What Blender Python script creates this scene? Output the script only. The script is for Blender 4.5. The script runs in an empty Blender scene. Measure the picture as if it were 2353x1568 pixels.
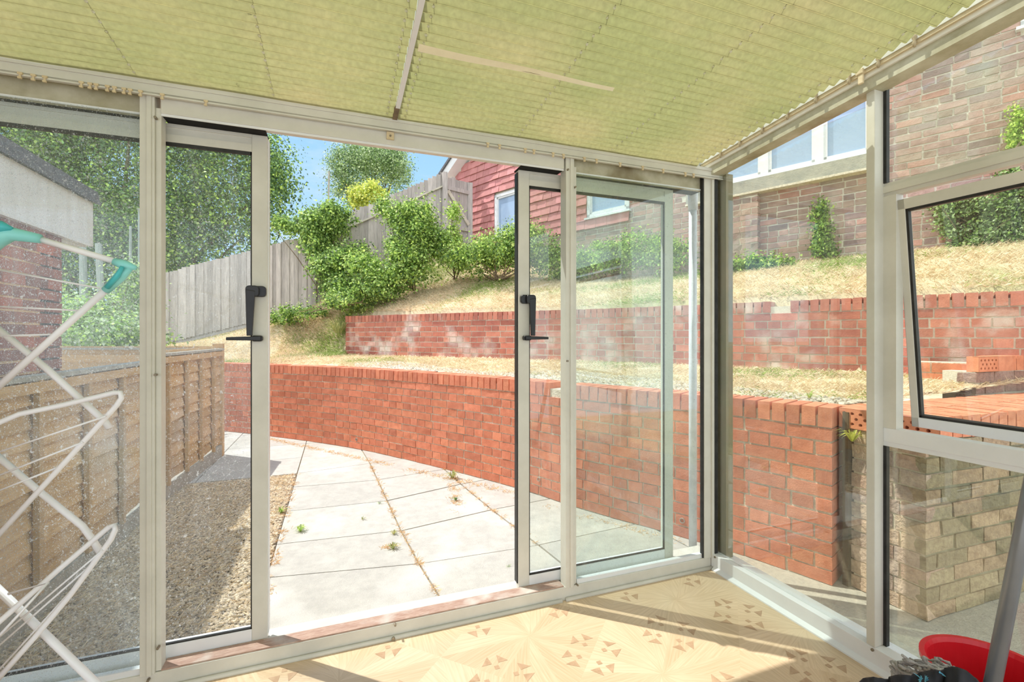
import bpy, math, random
import numpy as np
from mathutils import Vector, Matrix
random.seed(7); rng = np.random.default_rng(7)
S = bpy.context.scene; COL = S.collection

# ------------------------------------------------------------ camera, sky, sun, exposure
F = 1075.0; CX = 1176.5; HZ = 772.0; H = 1.2
YAW = math.atan(400/1075); cC, sC = math.cos(YAW), math.sin(YAW)
CAM = np.array([-1.806, -1.906, H])
cd = bpy.data.cameras.new('camera'); cam = bpy.data.objects.new('camera', cd); COL.objects.link(cam)
cam.location = CAM; cam.rotation_euler = (math.pi/2, 0, -YAW)
cd.sensor_width = 36; cd.lens = 36*F/2353; cd.shift_y = -(784-HZ)/2353; cd.clip_start = .02; cd.clip_end = 300
S.camera = cam
S.view_settings.view_transform = 'Standard'; S.view_settings.look = 'None'
S.view_settings.exposure = 0.55; S.view_settings.gamma = 1.0; S.view_settings.use_curve_mapping = False
S.cycles.transparent_max_bounces = 24; S.cycles.max_bounces = 10; S.cycles.diffuse_bounces = 5
S.cycles.glossy_bounces = 4; S.cycles.sample_clamp_indirect = 8

def make_world():
    w = bpy.data.worlds.new('sky'); S.world = w; w.use_nodes = True
    nt = w.node_tree; nt.nodes.clear(); N = nt.nodes.new; L = nt.links.new
    tc = N('ShaderNodeTexCoord'); sep = N('ShaderNodeSeparateXYZ'); L(tc.outputs['Generated'], sep.inputs[0])
    r = N('ShaderNodeValToRGB'); L(sep.outputs['Z'], r.inputs[0])
    e = r.color_ramp.elements
    e[0].position = 0.0; e[0].color = (.20, .27, .34, 1)
    e[1].position = .75; e[1].color = (.06, .13, .27, 1)
    m = e.new(.33); m.color = (.13, .225, .345, 1)
    mp = N('ShaderNodeMapping'); mp.inputs['Scale'].default_value = (1.6, 1.6, 5.5); mp.inputs['Location'].default_value = (.35, .9, .55)
    L(tc.outputs['Generated'], mp.inputs[0])
    nz = N('ShaderNodeTexNoise'); nz.inputs['Scale'].default_value = 2.1; nz.inputs['Detail'].default_value = 8; nz.inputs['Roughness'].default_value = .62
    L(mp.outputs[0], nz.inputs['Vector'])
    cr = N('ShaderNodeValToRGB'); cr.color_ramp.elements[0].position = .50; cr.color_ramp.elements[1].position = .72
    L(nz.outputs['Fac'], cr.inputs[0])
    # thin wisps in the clear sky, unseen bright cloud added elsewhere for fill light
    wx = N('ShaderNodeMixRGB'); wf_ = N('ShaderNodeMath'); wf_.operation = 'MULTIPLY'; wf_.inputs[1].default_value = .8; L(cr.outputs[0], wf_.inputs[0]); L(wf_.outputs[0], wx.inputs[0])
    L(r.outputs[0], wx.inputs[1]); wx.inputs[2].default_value = (.24, .28, .31, 1)
    dt = N('ShaderNodeVectorMath'); dt.operation = 'DOT_PRODUCT'; L(tc.outputs['Generated'], dt.inputs[0]); dt.inputs[1].default_value = (-.06, .95, .30)
    n2 = N('ShaderNodeTexNoise'); n2.inputs['Scale'].default_value = 1.9; n2.inputs['Detail'].default_value = 7; L(tc.outputs['Generated'], n2.inputs['Vector'])
    sm = N('ShaderNodeMath'); sm.operation = 'MULTIPLY_ADD'; L(n2.outputs['Fac'], sm.inputs[0]); sm.inputs[1].default_value = .5; L(dt.outputs['Value'], sm.inputs[2])
    cm = N('ShaderNodeMapRange'); L(sm.outputs[0], cm.inputs[0]); cm.inputs[1].default_value = .90; cm.inputs[2].default_value = .60; cm.inputs[3].default_value = 0; cm.inputs[4].default_value = 1
    mx = N('ShaderNodeMixRGB'); L(cm.outputs[0], mx.inputs[0]); L(wx.outputs[0], mx.inputs[1]); mx.inputs[2].default_value = (.50, .52, .55, 1)
    bg = N('ShaderNodeBackground'); bg.inputs['Strength'].default_value = 2.25; L(mx.outputs[0], bg.inputs[0])
    out = N('ShaderNodeOutputWorld'); L(bg.outputs[0], out.inputs[0])
make_world()
EL = math.radians(56); HD = math.radians(-41)
sd = bpy.data.lights.new('sun', 'SUN'); sd.energy = 3.5; sd.angle = math.radians(.53); sd.color = (1, .96, .89)
sun = bpy.data.objects.new('sun', sd); COL.objects.link(sun); sun.location = (-8, 9, 14)
sun.rotation_euler = Vector((math.cos(HD)*math.cos(EL), math.sin(HD)*math.cos(EL), -math.sin(EL))).to_track_quat('-Z', 'Y').to_euler()

# ------------------------------------------------------------ survey helpers (sight lines measured from the photo)
def ray(px, py):
    a = (px-CX)/F; b = (HZ-py)/F
    return np.array([cC*a+sC, -sC*a+cC, b])
def atD(px, py, d): return CAM+ray(px, py)*d
def atZ(px, py, z): r = ray(px, py); return CAM+r*(z-H)/r[2]
def atY(px, py, y): r = ray(px, py); return CAM+r*(y-CAM[1])/r[1]
def atX(px, py, x): r = ray(px, py); return CAM+r*(x-CAM[0])/r[0]
FO = np.array([3.86, 1.46, 0.0]); FE = np.array([-.4161, .9093, 0.0]); FN = np.array([-.9093, -.4161, 0.0])   # house front
def onF(px, py, off=0):
    r = ray(px, py); o = FO+FN*off; t = np.dot(o-CAM, FN)/np.dot(r, FN); p = CAM+r*t
    return float(np.dot(p-FO, FE)), float(p[2])
def fp(s, z, off=0): return FO+FE*s+FN*off+np.array([0, 0, z])

# ------------------------------------------------------------ materials
def nm(name):
    m = bpy.data.materials.new(name); m.use_nodes = True; nt = m.node_tree; nt.nodes.clear()
    return m, nt, nt.nodes.new, nt.links.new
def mat(name, c1, c2=None, scale=8, rough=.6, bump=0, bscale=None, attr=False, metal=0, trans=0, stretch=None, det=5, p0=.35, p1=.65, c3=None, s3=1.2, spec=.4, attrmix=1.0):
    """colour c1..c2 by noise, optional wear colour c3 in worn blotches, optional per-piece colour attribute multiplied in"""
    m, nt, N, L = nm(name)
    tc = N('ShaderNodeTexCoord'); mp = N('ShaderNodeMapping'); L(tc.outputs['Object'], mp.inputs[0])
    if stretch: mp.inputs['Scale'].default_value = stretch
    nz = N('ShaderNodeTexNoise'); nz.inputs['Scale'].default_value = scale; nz.inputs['Detail'].default_value = det; nz.inputs['Roughness'].default_value = .65
    L(mp.outputs[0], nz.inputs['Vector'])
    cr = N('ShaderNodeValToRGB'); cr.color_ramp.elements[0].position = p0; cr.color_ramp.elements[1].position = p1
    c2 = c2 or c1
    cr.color_ramp.elements[0].color = (*c1, 1); cr.color_ramp.elements[1].color = (*c2, 1)
    L(nz.outputs['Fac'], cr.inputs[0]); col = cr.outputs[0]
    if c3:
        n3 = N('ShaderNodeTexNoise'); n3.inputs['Scale'].default_value = s3; n3.inputs['Detail'].default_value = 6; L(tc.outputs['Object'], n3.inputs['Vector'])
        r3 = N('ShaderNodeValToRGB'); r3.color_ramp.elements[0].position = .52; r3.color_ramp.elements[1].position = .72; L(n3.outputs['Fac'], r3.inputs[0])
        mx = N('ShaderNodeMixRGB'); L(r3.outputs[0], mx.inputs[0]); L(col, mx.inputs[1]); mx.inputs[2].default_value = (*c3, 1); col = mx.outputs[0]
    if attr:
        at = N('ShaderNodeAttribute'); at.attribute_name = 'col'
        mx = N('ShaderNodeMixRGB'); mx.blend_type = 'MULTIPLY'; mx.inputs[0].default_value = attrmix
        L(col, mx.inputs[1]); L(at.outputs['Color'], mx.inputs[2]); col = mx.outputs[0]
    out = N('ShaderNodeOutputMaterial')
    b = N('ShaderNodeBsdfPrincipled'); L(col, b.inputs['Base Color']); b.inputs['Roughness'].default_value = rough; b.inputs['Metallic'].default_value = metal
    b.inputs['Specular IOR Level'].default_value = spec
    if bump:
        n2 = N('ShaderNodeTexNoise'); n2.inputs['Scale'].default_value = bscale or scale*4; n2.inputs['Detail'].default_value = 6; L(mp.outputs[0], n2.inputs['Vector'])
        bp = N('ShaderNodeBump'); bp.inputs['Strength'].default_value = bump; bp.inputs['Distance'].default_value = .01
        L(n2.outputs['Fac'], bp.inputs['Height']); L(bp.outputs[0], b.inputs['Normal'])
    sh = b.outputs[0]
    if trans:
        t = N('ShaderNodeBsdfTranslucent'); L(col, t.inputs[0]); ms = N('ShaderNodeMixShader'); ms.inputs[0].default_value = trans
        L(sh, ms.inputs[1]); L(t.outputs[0], ms.inputs[2]); sh = ms.outputs[0]
    L(sh, out.inputs[0]); return m

def glass(name, tint=(.95, .98, .97), dirt=0.0, speck=0.0, refl=1.0, seed=0.0):
    m, nt, N, L = nm(name)
    tr = N('ShaderNodeBsdfTransparent'); tr.inputs[0].default_value = (*tint, 1)
    gl = N('ShaderNodeBsdfGlossy'); gl.inputs['Roughness'].default_value = 0.0; gl.inputs[0].default_value = (.92, .96, 1, 1)
    fr = N('ShaderNodeFresnel'); ge = N('ShaderNodeNewGeometry'); mi = N('ShaderNodeMapRange')   # same reflectance on entry and exit of a thin sheet
    L(ge.outputs['Backfacing'], mi.inputs[0]); mi.inputs[3].default_value = 1.5; mi.inputs[4].default_value = 1/1.5; L(mi.outputs[0], fr.inputs['IOR'])
    mu = N('ShaderNodeMath'); mu.operation = 'MULTIPLY'; mu.inputs[1].default_value = refl; L(fr.outputs[0], mu.inputs[0])
    mx = N('ShaderNodeMixShader'); L(mu.outputs[0], mx.inputs[0]); L(tr.outputs[0], mx.inputs[1]); L(gl.outputs[0], mx.inputs[2]); sh = mx.outputs[0]
    if dirt or speck:
        tc = N('ShaderNodeTexCoord')
        df = N('ShaderNodeBsdfDiffuse'); df.inputs[0].default_value = (.80, .84, .86, 1)
        tl = N('ShaderNodeBsdfTranslucent'); tl.inputs[0].default_value = (.80, .84, .86, 1)
        dm = N('ShaderNodeMixShader'); dm.inputs[0].default_value = .55; L(df.outputs[0], dm.inputs[1]); L(tl.outputs[0], dm.inputs[2])
        def noise(scale, p0, p1, amt, st=(1, 1, 1), det=4):
            mp = N('ShaderNodeMapping'); mp.inputs['Scale'].default_value = st; mp.inputs['Location'].default_value = (seed, seed*2, seed)
            L(tc.outputs['Object'], mp.inputs[0])
            n = N('ShaderNodeTexNoise'); n.inputs['Scale'].default_value = scale; n.inputs['Detail'].default_value = det; L(mp.outputs[0], n.inputs['Vector'])
            r = N('ShaderNodeMapRange'); r.inputs[1].default_value = p0; r.inputs[2].default_value = p1; r.inputs[3].default_value = 0; r.inputs[4].default_value = amt
            L(n.outputs['Fac'], r.inputs[0]); return r.outputs[0]
        a = noise(2.2, .35, .75, dirt)                        # broad film
        b = noise(9, .55, .8, dirt*.8, (3, 3, .35))           # run marks
        c = noise(90, .66, .74, speck, (1, 1, .8), 2)         # dried drops
        d = noise(240, .66, .72, speck*.8, (1, 1, 1), 1)
        ad = N('ShaderNodeMath'); L(a, ad.inputs[0]); L(b, ad.inputs[1])
        a2 = N('ShaderNodeMath'); L(ad.outputs[0], a2.inputs[0]); L(c, a2.inputs[1])
        a3 = N('ShaderNodeMath'); a3.use_clamp = True; L(a2.outputs[0], a3.inputs[0]); L(d, a3.inputs[1])
        m2 = N('ShaderNodeMixShader'); L(a3.outputs[0], m2.inputs[0]); L(sh, m2.inputs[1]); L(dm.outputs[0], m2.inputs[2]); sh = m2.outputs[0]
    out = N('ShaderNodeOutputMaterial'); L(sh, out.inputs[0]); return m

M = {}
M['alu'] = mat('painted_aluminium', (.68, .67, .61), (.60, .59, .53), 5, .42, .03, 60)
M['alu_mould'] = mat('mildewed_aluminium', (.54, .52, .40), (.36, .33, .21), 7, .6, .05, 40, c3=(.20, .16, .08), s3=5)
M['white'] = mat('white_upvc', (.80, .82, .84), (.74, .76, .78), 4, .35)
M['gasket'] = mat('black_rubber', (.012, .012, .012), (.03, .03, .03), 20, .5)
M['black'] = mat('black_handle', (.008, .008, .009), (.014, .014, .015), 20, .3)
M['track'] = mat('cream_plastic_track', (.86, .84, .77), (.80, .77, .68), 9, .4)
M['clip'] = mat('yellowed_plastic', (.72, .60, .40), (.60, .48, .30), 30, .4)
M['hook'] = mat('brown_hook_plastic', (.50, .41, .27), (.40, .32, .20), 30, .4)
M['trunk'] = mat('pale_grey_green_bark', (.40, .44, .40), (.28, .32, .28), 10, .9, .3, 40, stretch=(4, 4, .5))
M['crease'] = mat('pale_creased_fabric', (.93, .87, .66), (.86, .80, .60), 20, .8, trans=.1)
M['slotshade'] = mat('painted_slot_shade', (.09, .07, .045), (.14, .11, .07), 12, .9, stretch=(5, 5, .6))  # dark colour standing in for shade inside the slot
M['sillwood'] = mat('worn_brown_sill', (.36, .22, .17), (.50, .36, .29), 30, .7, .2, 90, stretch=(1, 6, 6), c3=(.60, .55, .50), s3=9)
M['screw'] = mat('dull_screw', (.22, .19, .15), (.35, .30, .22), 60, .5, metal=.6)
M['brick_red'] = mat('red_facing_brick', (.70, .26, .155), (.56, .185, .105), 16, .85, .25, 120, attr=True)
M['brick_red2'] = mat('weathered_red_brick', (.52, .20, .145), (.43, .155, .115), 14, .88, .3, 100, attr=True, c3=(.66, .56, .52), s3=3.2)
M['brick_old'] = mat('old_stock_brick', (.45, .31, .27), (.35, .23, .20), 12, .9, .4, 60, attr=True, c3=(.46, .42, .37), s3=1.6)
M['brick_block'] = mat('buff_textured_block', (.60, .47, .38), (.40, .30, .25), 34, .95, .9, 70, attr=True)
M['brick_neigh'] = mat('dark_red_neighbour_brick', (.24, .065, .035), (.36, .11, .06), 14, .85, .25, 90, attr=True)
M['mortar'] = mat('cream_mortar', (.82, .74, .60), (.56, .49, .38), 40, .95, .5, 90)
M['mortar_d'] = mat('dark_mossy_mortar', (.30, .28, .20), (.20, .20, .12), 20, .95, .4, 60)
M['mortar_y'] = mat('sandy_mortar', (.66, .44, .20), (.74, .52, .28), 30, .95, .3, 90)
M['mortar_g'] = mat('grey_mortar', (.66, .62, .52), (.76, .72, .62), 30, .95, .4, 90)
M['render'] = mat('grey_render_sill', (.32, .32, .29), (.44, .42, .36), 9, .95, .5, 60)
M['tile'] = mat('red_hanging_tile', (.56, .25, .24), (.48, .20, .19), 9, .8, .2, 70, attr=True)
M['conc'] = mat('concrete_slab', (.50, .49, .45), (.42, .41, .38), 14, .92, .35, 130, attr=True, c3=(.58, .57, .54), s3=2.2)
M['path'] = mat('rough_concrete', (.50, .47, .40), (.38, .36, .31), 60, .95, .5, 160)
M['joint'] = mat('dry_moss_joint', (.48, .33, .16), (.30, .24, .14), 60, .95, .3, 90)
M['soil'] = mat('dry_earth', (.54, .45, .30), (.66, .56, .38), 20, .95, .6, 60, c3=(.30, .32, .12), s3=1.1)
M['bark'] = mat('bark_bed', (.40, .34, .27), (.52, .45, .36), 26, .95, .6, 80)
M['straw'] = mat('dry_straw', (.88, .79, .62), (.74, .64, .48), 3, .8, attr=True, trans=.3)
M['pebble'] = mat('pale_pebble', (.62, .57, .49), (.50, .46, .40), 30, .8, attr=True)
M['chip'] = mat('bark_chip', (.60, .52, .42), (.44, .38, .31), 30, .85, attr=True)
M['leaf'] = mat('leaf', (1, 1, 1), (.86, .9, .8), 6, .5, attr=True, trans=.42, spec=.3)
M['stem'] = mat('woody_stem', (.26, .19, .12), (.16, .12, .08), 20, .9)
M['fence'] = mat('silvered_fence_board', (.55, .51, .48), (.40, .37, .35), 6, .9, .3, 30, attr=True, stretch=(6, 6, .7))
M['fence_rail'] = mat('pale_fence_rail', (.66, .62, .52), (.50, .46, .38), 8, .9, .2)
M['lap'] = mat('larch_lap_panel', (.66, .45, .24), (.52, .34, .18), 7, .9, .35, 40, attr=True, stretch=(4, 1, 9), c3=(.58, .50, .40), s3=1.3)
M['lap_grey'] = mat('grey_fence_capping', (.46, .44, .38), (.34, .33, .29), 14, .9, .3)
M['fascia'] = mat('weathered_white_fascia', (.70, .69, .66), (.62, .60, .55), 3, .7, .05, 30, stretch=(4, 4, .6), c3=(.50, .44, .32), s3=2)
M['roof_dark'] = mat('dark_felt_roof', (.09, .09, .10), (.16, .16, .17), 30, .9, .5, 80)
M['winglass'] = mat('window_pane_dark', (.30, .42, .60), (.34, .46, .64), 2, .03, spec=1.0)
M['teal'] = mat('teal_plastic', (.24, .66, .66), (.28, .70, .70), 5, .35)
M['teal_d'] = mat('deep_teal_plastic', (.06, .45, .50), (.08, .50, .55), 5, .35)
M['tube'] = mat('white_coated_tube', (.84, .85, .90), (.78, .79, .84), 5, .3)
M['grey_pole'] = mat('grey_mop_pole', (.20, .21, .23), (.24, .25, .27), 5, .3, metal=.3)
M['bucket'] = mat('red_plastic', (.62, .01, .02), (.66, .02, .03), 5, .3)
M['mop'] = mat('grey_mop_cotton', (.50, .48, .47), (.34, .32, .32), 60, .95, .6, 200)
M['cloth'] = mat('black_cloth', (.012, .012, .018), (.02, .02, .03), 9, .8)
M['print'] = mat('pale_blue_print', (.12, .42, .62), (.16, .50, .70), 9, .8)
M['pipe'] = mat('white_downpipe_plastic', (.74, .78, .82), (.62, .66, .70), 20, .5, .2, 60)
M['postbrown'] = mat('algae_stained_post', (.24, .18, .10), (.17, .15, .07), 9, .3, .1, 40, c3=(.22, .22, .10), s3=4)
M['hole_glint'] = mat('white_hole_glint', (.97, .97, .95), None, 5, .3, trans=.65)  # white disc stands in for sunlight through a cord hole
M['cord'] = mat('grey_cord', (.30, .27, .20), None, 5, .8)
M['gap'] = mat('black_brush_seal', (.008, .008, .008), None, 5, .9)
M['floorwood'] = mat('inlay_brown', (.42, .27, .16), (.52, .36, .23), 30, .35, attr=False)
M['glass_dirty'] = glass('dirty_glass', (.96, .99, 1), .08, .55, .32, 3.1)
M['glass_sash'] = glass('dusty_glass', (.93, .97, .95), .05, .16, 1.2, 7.7)
M['glass_side'] = glass('side_glass', (.95, .97, .92), .02, .05, 1.9, 1.7)
M['glass_roof'] = glass('roof_glass', (.93, .95, .90), .10, .05, 1.0, 5.0)

def make_blind():
    m, nt, N, L = nm('pleated_blind_fabric')
    tc = N('ShaderNodeTexCoord')
    nz = N('ShaderNodeTexNoise'); nz.inputs['Scale'].default_value = 2.3; nz.inputs['Detail'].default_value = 5; L(tc.outputs['Object'], nz.inputs['Vector'])
    cr = N('ShaderNodeValToRGB'); cr.color_ramp.elements[0].position = .38; cr.color_ramp.elements[1].position = .66
    cr.color_ramp.elements[0].color = (.40, .40, .19, 1); cr.color_ramp.elements[1].color = (.50, .44, .235, 1); L(nz.outputs['Fac'], cr.inputs[0])
    n2 = N('ShaderNodeTexNoise'); n2.inputs['Scale'].default_value = 70; n2.inputs['Detail'].default_value = 3; L(tc.outputs['Object'], n2.inputs['Vector'])
    r2 = N('ShaderNodeMapRange'); r2.inputs[1].default_value = .3; r2.inputs[2].default_value = .7; r2.inputs[3].default_value = .86; r2.inputs[4].default_value = 1.06; L(n2.outputs['Fac'], r2.inputs[0])
    n3 = N('ShaderNodeTexNoise'); n3.inputs['Scale'].default_value = 26; n3.inputs['Detail'].default_value = 4; L(tc.outputs['Object'], n3.inputs['Vector'])
    r3 = N('ShaderNodeMapRange'); r3.inputs[1].default_value = .72; r3.inputs[2].default_value = .78; r3.inputs[3].default_value = 1; r3.inputs[4].default_value = .45; L(n3.outputs['Fac'], r3.inputs[0])
    mm = N('ShaderNodeMath'); mm.operation = 'MULTIPLY'; L(r2.outputs[0], mm.inputs[0]); L(r3.outputs[0], mm.inputs[1])
    mx = N('ShaderNodeMixRGB'); mx.blend_type = 'MULTIPLY'; mx.inputs[0].default_value = 1; L(cr.outputs[0], mx.inputs[1]); L(mm.outputs[0], mx.inputs[2])
    at = N('ShaderNodeAttribute'); at.attribute_name = 'col'; m4 = N('ShaderNodeMixRGB'); m4.blend_type = 'MULTIPLY'; m4.inputs[0].default_value = 1; L(mx.outputs[0], m4.inputs[1]); L(at.outputs['Color'], m4.inputs[2]); mx = m4   # dirt and painted pleat shading in the folds, painted light on the lips
    d = N('ShaderNodeBsdfDiffuse'); t = N('ShaderNodeBsdfTranslucent'); L(mx.outputs[0], d.inputs[0]); L(mx.outputs[0], t.inputs[0])
    ms = N('ShaderNodeMixShader'); ms.inputs[0].default_value = .5; L(d.outputs[0], ms.inputs[1]); L(t.outputs[0], ms.inputs[2])
    o = N('ShaderNodeOutputMaterial'); L(ms.outputs[0], o.inputs[0]); return m
M['blind'] = make_blind()

def make_floor():
    m, nt, N, L = nm('parquet_vinyl')
    def math_(op, a, b=None, c=None):
        n = N('ShaderNodeMath'); n.operation = op
        for i, v in enumerate((a, b, c)):
            if v is None: continue
            if isinstance(v, (int, float)): n.inputs[i].default_value = v
            else: L(v, n.inputs[i])
        return n.outputs[0]
    tc = N('ShaderNodeTexCoord'); mp = N('ShaderNodeMapping'); mp.inputs['Location'].default_value = (.728, .535, 0); mp.vector_type = 'POINT'
    L(tc.outputs['Object'], mp.inputs[0])
    rt = N('ShaderNodeVectorRotate'); rt.rotation_type = 'Z_AXIS'; rt.inputs['Angle'].default_value = math.radians(45); L(mp.outputs[0], rt.inputs[0])
    sep = N('ShaderNodeSeparateXYZ'); L(rt.outputs[0], sep.inputs[0])
    P = .508
    u = math_('DIVIDE', sep.outputs[0], P); v = math_('DIVIDE', sep.outputs[1], P)
    cu = math_('ROUND', u); cv = math_('ROUND', v)
    fu = math_('SUBTRACT', u, cu); fv = math_('SUBTRACT', v, cv)
    ang = math_('ARCTAN2', fv, fu)
    sec = math_('FLOOR', math_('MULTIPLY', math_('ADD', ang, math.pi/8), 8/(math.pi)*1.0))   # 16 wedges
    loc = math_('SUBTRACT', ang, math_('MULTIPLY', sec, math.pi/8))
    rad = math_('SQRT', math_('ADD', math_('MULTIPLY', fu, fu), math_('MULTIPLY', fv, fv)))
    cb = N('ShaderNodeCombineXYZ'); L(sec, cb.inputs[0]); L(math_('ADD', cu, math_('MULTIPLY', cv, 7.3)), cb.inputs[1])
    wn = N('ShaderNodeTexWhiteNoise'); L(cb.outputs[0], wn.inputs['Vector'])
    cb2 = N('ShaderNodeCombineXYZ'); L(math_('MULTIPLY', rad, 1.6), cb2.inputs[0]); L(math_('MULTIPLY', math_('MULTIPLY', math_('SINE', loc), rad), 34.0), cb2.inputs[1]); L(wn.outputs[0], cb2.inputs[2])
    gn = N('ShaderNodeTexNoise'); gn.inputs['Scale'].default_value = 2.2; gn.inputs['Detail'].default_value = 6; L(cb2.outputs[0], gn.inputs['Vector'])
    f = math_('ADD', math_('MULTIPLY', wn.outputs[0], .28), math_('MULTIPLY', gn.outputs['Fac'], .85))
    cr = N('ShaderNodeValToRGB'); cr.color_ramp.elements[0].position = .25; cr.color_ramp.elements[1].position = .85
    cr.color_ramp.elements[0].color = (.52, .37, .22, 1); cr.color_ramp.elements[1].color = (.74, .58, .40, 1); L(f, cr.inputs[0])
    b = N('ShaderNodeBsdfPrincipled'); L(cr.outputs[0], b.inputs['Base Color']); b.inputs['Roughness'].default_value = .28; b.inputs['Specular IOR Level'].default_value = .5
    o = N('ShaderNodeOutputMaterial'); L(b.outputs[0], o.inputs[0]); return m
M['floor'] = make_floor()

# ------------------------------------------------------------ mesh building
class MB:
    def __init__(s): s.v = []; s.f = []; s.c = []
    def add(s, vs, fs, col=(1, 1, 1)):
        o = len(s.v); s.v += [tuple(map(float, p)) for p in vs]; s.f += [tuple(i+o for i in f) for f in fs]; s.c += [col]*len(vs)
        return s
    BF = [(0, 3, 2, 1), (4, 5, 6, 7), (0, 1, 5, 4), (1, 2, 6, 5), (2, 3, 7, 6), (3, 0, 4, 7)]
    def box(s, x0, x1, y0, y1, z0, z1, col=(1, 1, 1)):
        return s.add([(x0, y0, z0), (x1, y0, z0), (x1, y1, z0), (x0, y1, z0), (x0, y0, z1), (x1, y0, z1), (x1, y1, z1), (x0, y1, z1)], s.BF, col)
    def obox(s, c, ex, ey, ez, lx, ly, lz, col=(1, 1, 1), jit=0):
        """box centred at c, axes ex,ey,ez, full sizes"""
        c = np.array(c); out = []
        for kz in (-.5, .5):
            for kx, ky in ((-.5, -.5), (.5, -.5), (.5, .5), (-.5, .5)):
                p = c+ex*kx*lx+ey*ky*ly+ez*kz*lz
                if jit: p = p+rng.normal(0, jit, 3)
                out.append(p)
        return s.add(out, s.BF, col)
    def bar(s, a, b, w, h, up=(0, 0, 1), col=(1, 1, 1)):
        a = np.array(a, float); b = np.array(b, float); d = b-a; l = np.linalg.norm(d); d /= l
        u = np.array(up, float); sx = np.cross(d, u); sx /= np.linalg.norm(sx); uu = np.cross(sx, d)
        return s.obox((a+b)/2, d, sx, uu, l, w, h, col)
    def tube(s, pts, r, n=8, col=(1, 1, 1), cap=True):
        pts = [np.array(p, float) for p in pts]; rs = r if hasattr(r, '__len__') else [r]*len(pts)
        vs = []; prev = None
        for i, p in enumerate(pts):
            d = pts[min(i+1, len(pts)-1)]-pts[max(i-1, 0)]; d /= np.linalg.norm(d)+1e-9
            if prev is None:
                a = np.array([0, 0, 1.]) if abs(d[2]) < .9 else np.array([1., 0, 0])
            else: a = prev
            u = a-d*np.dot(a, d); u /= np.linalg.norm(u)+1e-9; prev = u; w = np.cross(d, u)
            for k in range(n):
                t = 2*math.pi*k/n; vs.append(p+rs[i]*(math.cos(t)*u+math.sin(t)*w))
        fs = []
        for i in range(len(pts)-1):
            for k in range(n):
                k2 = (k+1) % n; fs.append((i*n+k, i*n+k2, (i+1)*n+k2, (i+1)*n+k))
        if cap: fs.append(tuple(range(n-1, -1, -1))); fs.append(tuple((len(pts)-1)*n+k for k in range(n)))
        return s.add(vs, fs, col)
    def prism(s, poly, axis, a, b, col=(1, 1, 1)):
        """poly: list of 2D points, extruded along axis ('x','y','z') from a to b"""
        def P(p, t): return {'x': (t, p[0], p[1]), 'y': (p[0], t, p[1]), 'z': (p[0], p[1], t)}[axis]
        n = len(poly); vs = [P(p, a) for p in poly]+[P(p, b) for p in poly]
        fs = [tuple(range(n)), tuple(range(2*n-1, n-1, -1))]+[(i, i+n, (i+1) % n+n, (i+1) % n) for i in range(n)]
        return s.add(vs, fs, col)
    def lathe(s, prof, c, n=32, col=(1, 1, 1)):
        vs = []; fs = []
        for r, z in prof:
            for k in range(n):
                t = 2*math.pi*k/n; vs.append((c[0]+r*math.cos(t), c[1]+r*math.sin(t), c[2]+z))
        for i in range(len(prof)-1):
            for k in range(n): fs.append((i*n+k, i*n+(k+1) % n, (i+1)*n+(k+1) % n, (i+1)*n+k))
        return s.add(vs, fs, col)
    def build(s, name, m, parent=None, smooth=False, bevel=0):
        me = bpy.data.meshes.new(name); me.from_pydata(s.v, [], s.f); me.materials.append(m)
        at = me.attributes.new('col', 'FLOAT_COLOR', 'POINT')
        arr = np.ones((len(s.v), 4), np.float32); arr[:, :3] = np.array(s.c, np.float32).reshape(-1, 3); at.data.foreach_set('color', arr.ravel())
        me.validate(); me.update()
        import bmesh
        bm = bmesh.new(); bm.from_mesh(me); bmesh.ops.recalc_face_normals(bm, faces=bm.faces); bm.to_mesh(me); bm.free()
        if smooth: me.polygons.foreach_set('use_smooth', [True]*len(me.polygons))
        o = bpy.data.objects.new(name, me); COL.objects.link(o)
        if parent: o.parent = parent; o.matrix_parent_inverse = Matrix.Translation(-Vector(parent.location)) if parent.rotation_euler[2] == 0 else parent.matrix_world.inverted()
        if bevel:
            b = o.modifiers.new('bevel', 'BEVEL'); b.width = bevel; b.segments = 2; b.limit_method = 'ANGLE'
        return o
def big_mesh(name, V, Fq, C, m, parent=None):
    """numpy verts (n,3), quads (k,4), colours (n,3)"""
    me = bpy.data.meshes.new(name); n = len(V); k = len(Fq)
    me.vertices.add(n); me.vertices.foreach_set('co', np.asarray(V, np.float32).ravel())
    me.loops.add(k*4); me.loops.foreach_set('vertex_index', np.asarray(Fq, np.int32).ravel())
    me.polygons.add(k); me.polygons.foreach_set('loop_start', np.arange(0, k*4, 4, dtype=np.int32))
    me.update(calc_edges=True)
    at = me.attributes.new('col', 'FLOAT_COLOR', 'POINT'); a = np.ones((n, 4), np.float32); a[:, :3] = C; at.data.foreach_set('color', a.ravel())
    me.materials.append(m); o = bpy.data.objects.new(name, me); COL.objects.link(o)
    if parent: o.parent = parent; o.matrix_parent_inverse = Matrix.Translation(-Vector(parent.location))
    return o
def empty(name, loc=(0, 0, 0)):
    o = bpy.data.objects.new(name, None); o.empty_display_size = .1; COL.objects.link(o); o.location = [float(a) for a in loc]; return o
def tag(o, label, cat, group=None, kind=None):
    o['label'] = label; o['category'] = cat
    if group: o['group'] = group
    if kind: o['kind'] = kind
    return o
def struct(o, label, cat='structure'):
    o['kind'] = 'structure'; return tag(o, label, cat)
EXv, EYv, EZv = np.array([1., 0, 0]), np.array([0, 1., 0]), np.array([0, 0, 1.])

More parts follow.
